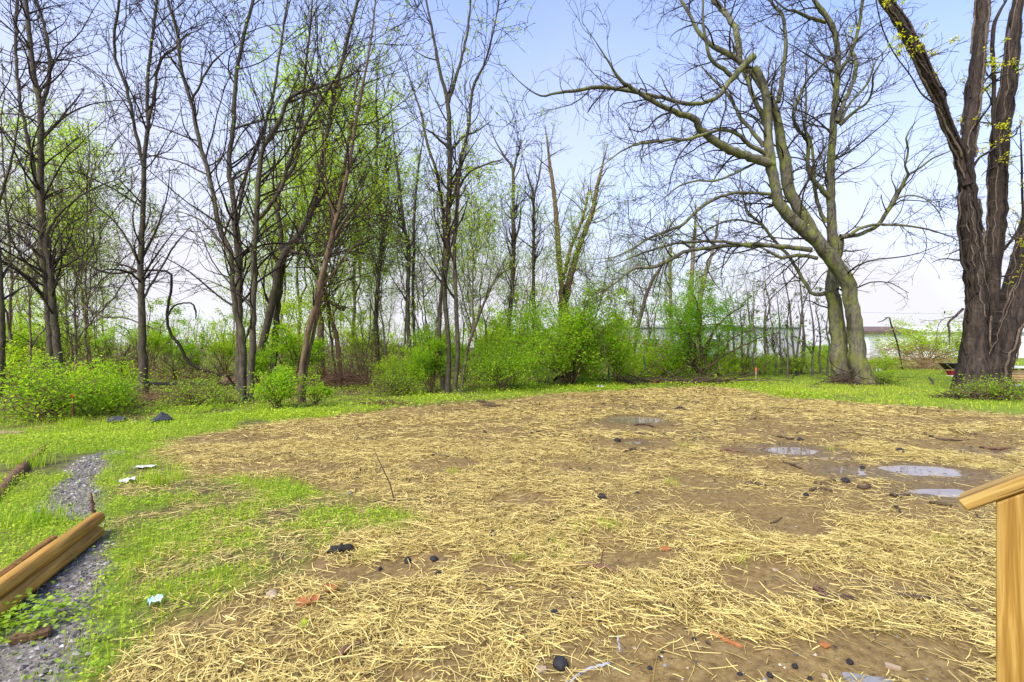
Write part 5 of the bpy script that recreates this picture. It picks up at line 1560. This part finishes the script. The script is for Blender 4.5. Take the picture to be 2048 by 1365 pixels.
# ---- dark low beams lying behind the left trunks
for i, (xa, xb, py, lab) in enumerate(((196, 282, 779, 'black beam lying low left of the single grey trunk'), (298, 476, 777, 'long black beam lying low between the grey trunk and the triple clump'))):
    a, b = gpt(xa, py), gpt(xb, py)
    me = boxmesh('timber_beam', (float(np.linalg.norm(b - a)), .12, .09), M['blackwood'], .01)
    o = ob('timber_beam', me, None, (a + b) / 2 + [0, 0, .10 + .03 * i], (0, .008, math.atan2(b[1] - a[1], b[0] - a[0])))
    tag(o, lab, 'beam')
# small lean-to of bark over the beam
rng = np.random.default_rng(3)
sheet('bark_sheet', 'curled brown bark sheet propped beside the triple-stemmed clump', 460, 775, 26, .4, M['stick_brown'], .3, 8, .10, 'bark')

# ---- stakes, posts, sign
def stake(label, px, py, top, hw, m, tip, lean=0.0, flat=False, name='survey_stake', tipm=None):
    c = gpt(px, py)
    k = c[1] / F
    h_ = (py - top) * k
    r = hw * k
    root = empty(name, c, label, 'stake', None)
    b = ob('rod', boxmesh('rod', (2 * r, (.4 if flat else 1) * 2 * r, h_ + .1), m, r * .2), root, (0, 0, h_ / 2 - .05))
    if tip:
        ob('painted_tip', boxmesh('painted_tip', (2 * r + .006, (.4 if flat else 1) * 2 * r + .006, tip * k), tipm or M['orange'], r * .2), root, (0, 0, h_ - tip * k / 2 + .002))
    root.rotation_euler = (0, lean, .2)
    return root
stake('rusty iron stake with an orange tip in front of the left bush', 146, 842, 785, 1.4, M['rust'], 8)
stake('wooden survey stake with an orange top in the grass past the straw', 1512, 770, 737, 1.3, M['board'], 6, 0, True)
def tpost(label, px, py, top, lean):
    c = gpt(px, py)
    k = c[1] / F
    h_ = (py - top) * k
    root = empty('fence_post', c, label, 'fence post')
    mb = MB()
    mb.box((0, 0, h_ / 2 - .1), (.05, .008, h_ + .2)); mb.box((0, .022, h_ / 2 - .1), (.008, .036, h_ + .2))
    ob('bar', mb.mesh('bar', M['greenpost'], False), root)
    m2 = MB()
    for q in np.arange(.15, h_, .09):
        m2.box((0, -.008, q), (.022, .008, .03))
    ob('stud_row', m2.mesh('stud_row', M['greenpost'], False), root)
    root.rotation_euler = (0, lean, .1)
tpost('upright green metal fence post at the right flank of the big bush', 1217, 768, 706, .02)
tpost('leaning green metal fence post behind the stick heap', 1294, 758, 712, -.16)
c = gpt(941, 764)
root = empty('notice_sign', c, 'small white sign board among the trees left of the big bush', 'sign')
k = c[1] / F
ob('post', boxmesh('post', (.05, .05, 68 * k), M['board'], .004), root, (0, 0, 34 * k))
ob('board', boxmesh('board', (14 * k, .02, 20 * k), M['signwhite'], .003), root, (0, -.036, 78 * k))
ob('band', boxmesh('band', (11 * k, .006, 4 * k), M['signred'], .001), root, (0, -.050, 84 * k))
root.rotation_euler = (0, 0, .25)

# ---- wheelbarrow and red tub behind the vine-clad tree
c = gpt(1910, 751)
root = empty('wheelbarrow', c, 'black wheelbarrow partly hidden behind the vine-clad tree', 'wheelbarrow')
def tray(L, W, Hh, t_):
    o_, i_ = [], []
    for z, s in ((0, .62), (Hh, 1.0)):
        for a, b in ((-1, -1), (1, -1), (1, 1), (-1, 1)):
            o_.append((a * L / 2 * s, b * W / 2 * s, z))
            i_.append((a * (L / 2 * s - t_), b * (W / 2 * s - t_), max(z, t_)))
    V = np.array(o_ + i_)
    Q = [[3, 2, 1, 0]] + [[j, (j + 1) % 4, 4 + (j + 1) % 4, 4 + j] for j in range(4)] + [[8, 9, 10, 11]] + [[8 + (j + 1) % 4, 8 + j, 12 + j, 12 + (j + 1) % 4] for j in range(4)] + [[4 + j, 4 + (j + 1) % 4, 12 + (j + 1) % 4, 12 + j] for j in range(4)]
    return V, Q
V, Q = tray(.95, .65, .24, .012)
mb = MB(); mb.add(V + [0, 0, .26], Q)
ob('tray', mb.mesh('tray', M['black_plastic'], False), root)
for s in (-1, 1):
    p = np.array([[-.85, s * .30, .48], [-.45, s * .25, .27], [.1, s * .16, .24], [.62, s * .05, .19]])
    q, r = resample(p, [.016] * 4, 16)
    V, Q, T = capped(q, r, 8, np.random.default_rng(0), 0)
    mb = MB(); mb.add(V, Q, T)
    ob('handle', mb.mesh('handle', M['board']), root)
    p = np.array([[-.2, s * .2, .26], [-.34, s * .24, 0.0], [-.42, s * .24, 0.01], [-.3, s * .2, .26]])
    q, r = resample(p, [.012] * 4, 14)
    V, Q = tubes(q[None], r[None], 6)
    mb = MB(); mb.add(V, Q)
    ob('leg', mb.mesh('leg', M['black_plastic']), root)
th = np.linspace(0, 2 * math.pi, 21)
P = np.stack([.19 * np.cos(th), 0 * th, .19 * np.sin(th)], 1)
V, Q = tubes(P[None], np.full((1, 21), .045), 8)
mb = MB(); mb.add(V, Q)
wh = ob('wheel', mb.mesh('wheel', M['tyre']), root, (.62, 0, .23))
mb = MB()
th = np.linspace(0, 2 * math.pi, 16, endpoint=False)
for y_ in (-.02, .02):
    pass
V = np.array([[.15 * math.cos(a), y_, .15 * math.sin(a)] for y_ in (-.02, .02) for a in th])
mb.add(V, [[j, (j + 1) % 16, 16 + (j + 1) % 16, 16 + j] for j in range(16)])
V2 = np.vstack([V, [[0, -.03, 0], [0, .03, 0]]])
mb.add(V2, None, [[32, (j + 1) % 16, j] for j in range(16)] + [[33, 16 + j, 16 + (j + 1) % 16] for j in range(16)])
ob('rim', mb.mesh('rim', M['steel'], False), wh)
root.rotation_euler = (0, 0, .2)
c = gpt(1904, 754)
V, Q = tray(.30, .26, .24, .01)
V = V * [1, 1, 1]
root = empty('red_tub', c, 'small red and white tub under the wheelbarrow', 'tub')
mb = MB(); mb.add(V, Q)
ob('body', mb.mesh('body', M['red'], False), root)
ob('band', boxmesh('band', (.27, .24, .05), M['signwhite'], .004), root, (0, 0, .03))

# ---- stack of lumber at the right edge
c = gpt(2066, 768)
root = empty('lumber_stack', c, 'stacked boards at the right edge behind the vine-clad tree', 'lumber')
rng = np.random.default_rng(31)
for z in range(5):
    for j in range(3):
        ob('plank', boxmesh('plank', (2.6, .19, .075), M['plank'] if (z + j) % 3 else M['board'], .005), root, (rng.normal() * .06, (j - 1) * .22, .12 + z * .085), (0, 0, rng.normal() * .02))
for s in (-.8, .8):
    ob('bearer', boxmesh('bearer', (.1, .8, .09), M['blackwood'], .005), root, (s, 0, .035))
ob('cover_board', boxmesh('cover_board', (2.3, .75, .03), M['signwhite'], .005), root, (0, 0, .565), (.02, 0, .03))
sheet('metal_sheet', 'silver-grey sheet lying before the stacked boards', 2052, 776, 60, .8, M['steel'], .1, 33, .03, 'metal sheet')

# ---- buildings behind
def building(name, label, px0, px1, Yd, depth, ztop, wall, roof, over=.3, pitch=.0, wins=()):
    x0, x1 = (px0 - CX) / F * Yd, (px1 - CX) / F * Yd
    root = empty(name, ((x0 + x1) / 2, Yd, 0), label, 'building')
    W = x1 - x0
    mb = MB()
    mb.box((0, depth / 2, ztop / 2 - .2), (W, depth, ztop + .4))
    ob('wall', mb.mesh('wall', wall, False), root)
    V = np.array([[-W / 2 - over, -over, ztop], [W / 2 + over, -over, ztop], [W / 2 + over, depth + over, ztop], [-W / 2 - over, depth + over, ztop],
                  [-W / 2 - over, -over, ztop + .22], [W / 2 + over, -over, ztop + .22], [W / 2 + over, depth + over, ztop + .22], [-W / 2 - over, depth + over, ztop + .22],
                  [-W / 2 - over, depth / 2, ztop + .22 + pitch], [W / 2 + over, depth / 2, ztop + .22 + pitch]])
    mb = MB()
    mb.add(V, [[0, 1, 5, 4], [2, 3, 7, 6], [4, 5, 9, 8], [6, 7, 8, 9], [3, 2, 1, 0]], [[0, 4, 7], [0, 7, 3], [4, 8, 7], [1, 2, 6], [1, 6, 5], [5, 6, 9]])
    ob('roof', mb.mesh('roof', roof, False), root)
    for (f, z, w_, h_, kind) in wins:
        o = ob(kind, boxmesh(kind, (w_, .08, h_), M['roof_pale'] if kind == 'window' else M['steel'], .01), root, (-W / 2 + f * W, -.02, z))
        if kind == 'window':
            ob('pane', boxmesh('pane', (w_ - .16, .03, h_ - .16), M['glass'], .004), o, (0, -.035, 0))
    # upright siding battens
    n = int(W / .9)
    mb = MB()
    for i in range(n):
        mb.box((-W / 2 + (i + .5) * W / n, -.008, ztop / 2 - .2), (.05, .03, ztop + .3))
    ob('batten_row', mb.mesh('batten_row', wall, False), root)
    return root
building('white_building', 'long low white building behind the pale bush and vine-clad tree', 1822, 2150, 48, 9, 2.55, M['white_wall'], M['roof_pale'], .3, .5, [(.08, 1.2, 1.2, 1.0, 'window'), (.3, 1.2, 1.2, 1.0, 'window')])
building('white_shed', 'white shed with a brown roof just right of the twin trunks', 1725, 1822, 42, 4, 2.3, M['white_wall'], M['roof_brown'], .35, .45, [(.25, 1.0, .9, 2.0, 'door')])
building('grey_building', 'long grey building seen through the bare saplings', 1225, 1600, 50, 10, 3.1, M['grey_wall'], M['grey_wall'], .2, .2, [(.2, 1.5, 1.6, 1.0, 'window'), (.55, 1.5, 1.6, 1.0, 'window'), (.8, 1.1, 1.2, 2.1, 'door')])

# ---- wire with a bird
za = CAMH + (HZ - 628) / F * 38
n = 40
xx = np.linspace((1600 - CX) / F * 38, (2300 - CX) / F * 38, n)
P = np.stack([xx, np.full(n, 38.0), za + .00 * xx + .3 * ((np.linspace(-1, 1, n)) ** 2 - .05)], 1)
V, Q = tubes(P[None], np.full((1, n), .006), 5)
mb = MB(); mb.add(V, Q)
tag(ob('overhead_wire', mb.mesh('overhead_wire', M['black_plastic'])), 'faint overhead wire crossing the sky above the white building', 'wire')
xb = (1889 - CX) / F * 38
zb = float(np.interp(xb, xx, P[:, 2]))
p = np.array([[.0, -.02, -.12], [0, -.01, -.06], [0, 0, .0], [0, .0, .05], [0, -.015, .10], [0, -.03, .135], [0, -.045, .155], [0, -.08, .158]])
q, r = resample(p, [.012, .02, .048, .05, .038, .03, .026, .004], 20)
V, Q, T = capped(q, r, 10, np.random.default_rng(1), 0)
mb = MB(); mb.add(V, Q, T)
tag(ob('bird', mb.mesh('bird', M['feather']), None, (xb, 38.0, zb + .07)), 'small dark bird perched on the overhead wire', 'bird')

# ---- seedling
rng = np.random.default_rng(2)
c = gpt(605, 1262)
mb = MB()
n = 9
a = rng.uniform(0, 6.28, n)
V, T = leafq(np.zeros((n, 3)) + [0, 0, .015], np.stack([np.cos(a), np.sin(a), rng.uniform(.3, 1.2, n)], 1), np.tile([0, 0, 1.0], (n, 1)) + rng.normal(size=(n, 3)) * .3, rng.uniform(.025, .05, n), .5, .1)
mb.add(V, None, T, 0, np.repeat(rng.uniform(0, 1, n), 4))
tag(ob('seedling', mb.mesh('seedling', M['leaf_lime'], False), None, c), 'single lime-yellow seedling in the straw near the bottom', 'seedling')
# tufts of taller grass
for i, (px, py, n, lab) in enumerate(((80, 1050, 160, 'long-bladed grass tuft left of the timbers'), (330, 968, 120, 'upright grass tuft below the white paper'), (60, 935, 120, 'grass tuft by the rotten log'), (150, 855, 160, 'tall grass tuft below the rusty stake'))):
    mb = MB()
    cc = gpt(px, py)
    blades(mb, rng.normal(size=n) * .09, rng.normal(size=n) * .07, rng, (.10, .24), (.004, .007), .75, 0, np.zeros(n))
    tag(ob('grass_tuft', mb.mesh('grass_tuft', M['grass'], False), None, cc), lab, 'grass tuft')
# broad-leaved weed patch by the gravel
mb = MB()
n = 420
x, y = rng.normal(size=n) * .13, rng.normal(size=n) * .09
V, T = leafq(np.stack([x, y, rng.uniform(.02, .09, n)], 1), rng.normal(size=(n, 3)) * [1, 1, .25], rng.normal(size=(n, 3)) * .3 + [0, 0, 1.0], rng.uniform(.016, .034, n), .8, .08)
mb.add(V, None, T, 0, np.repeat(rng.uniform(0, .55, n), 4))
tag(ob('weed_clump', mb.mesh('weed_clump', M['cover'], False), None, gpt(55, 1255)), 'leafy weed clump on the gravel below the timbers', 'weeds', kind='stuff')
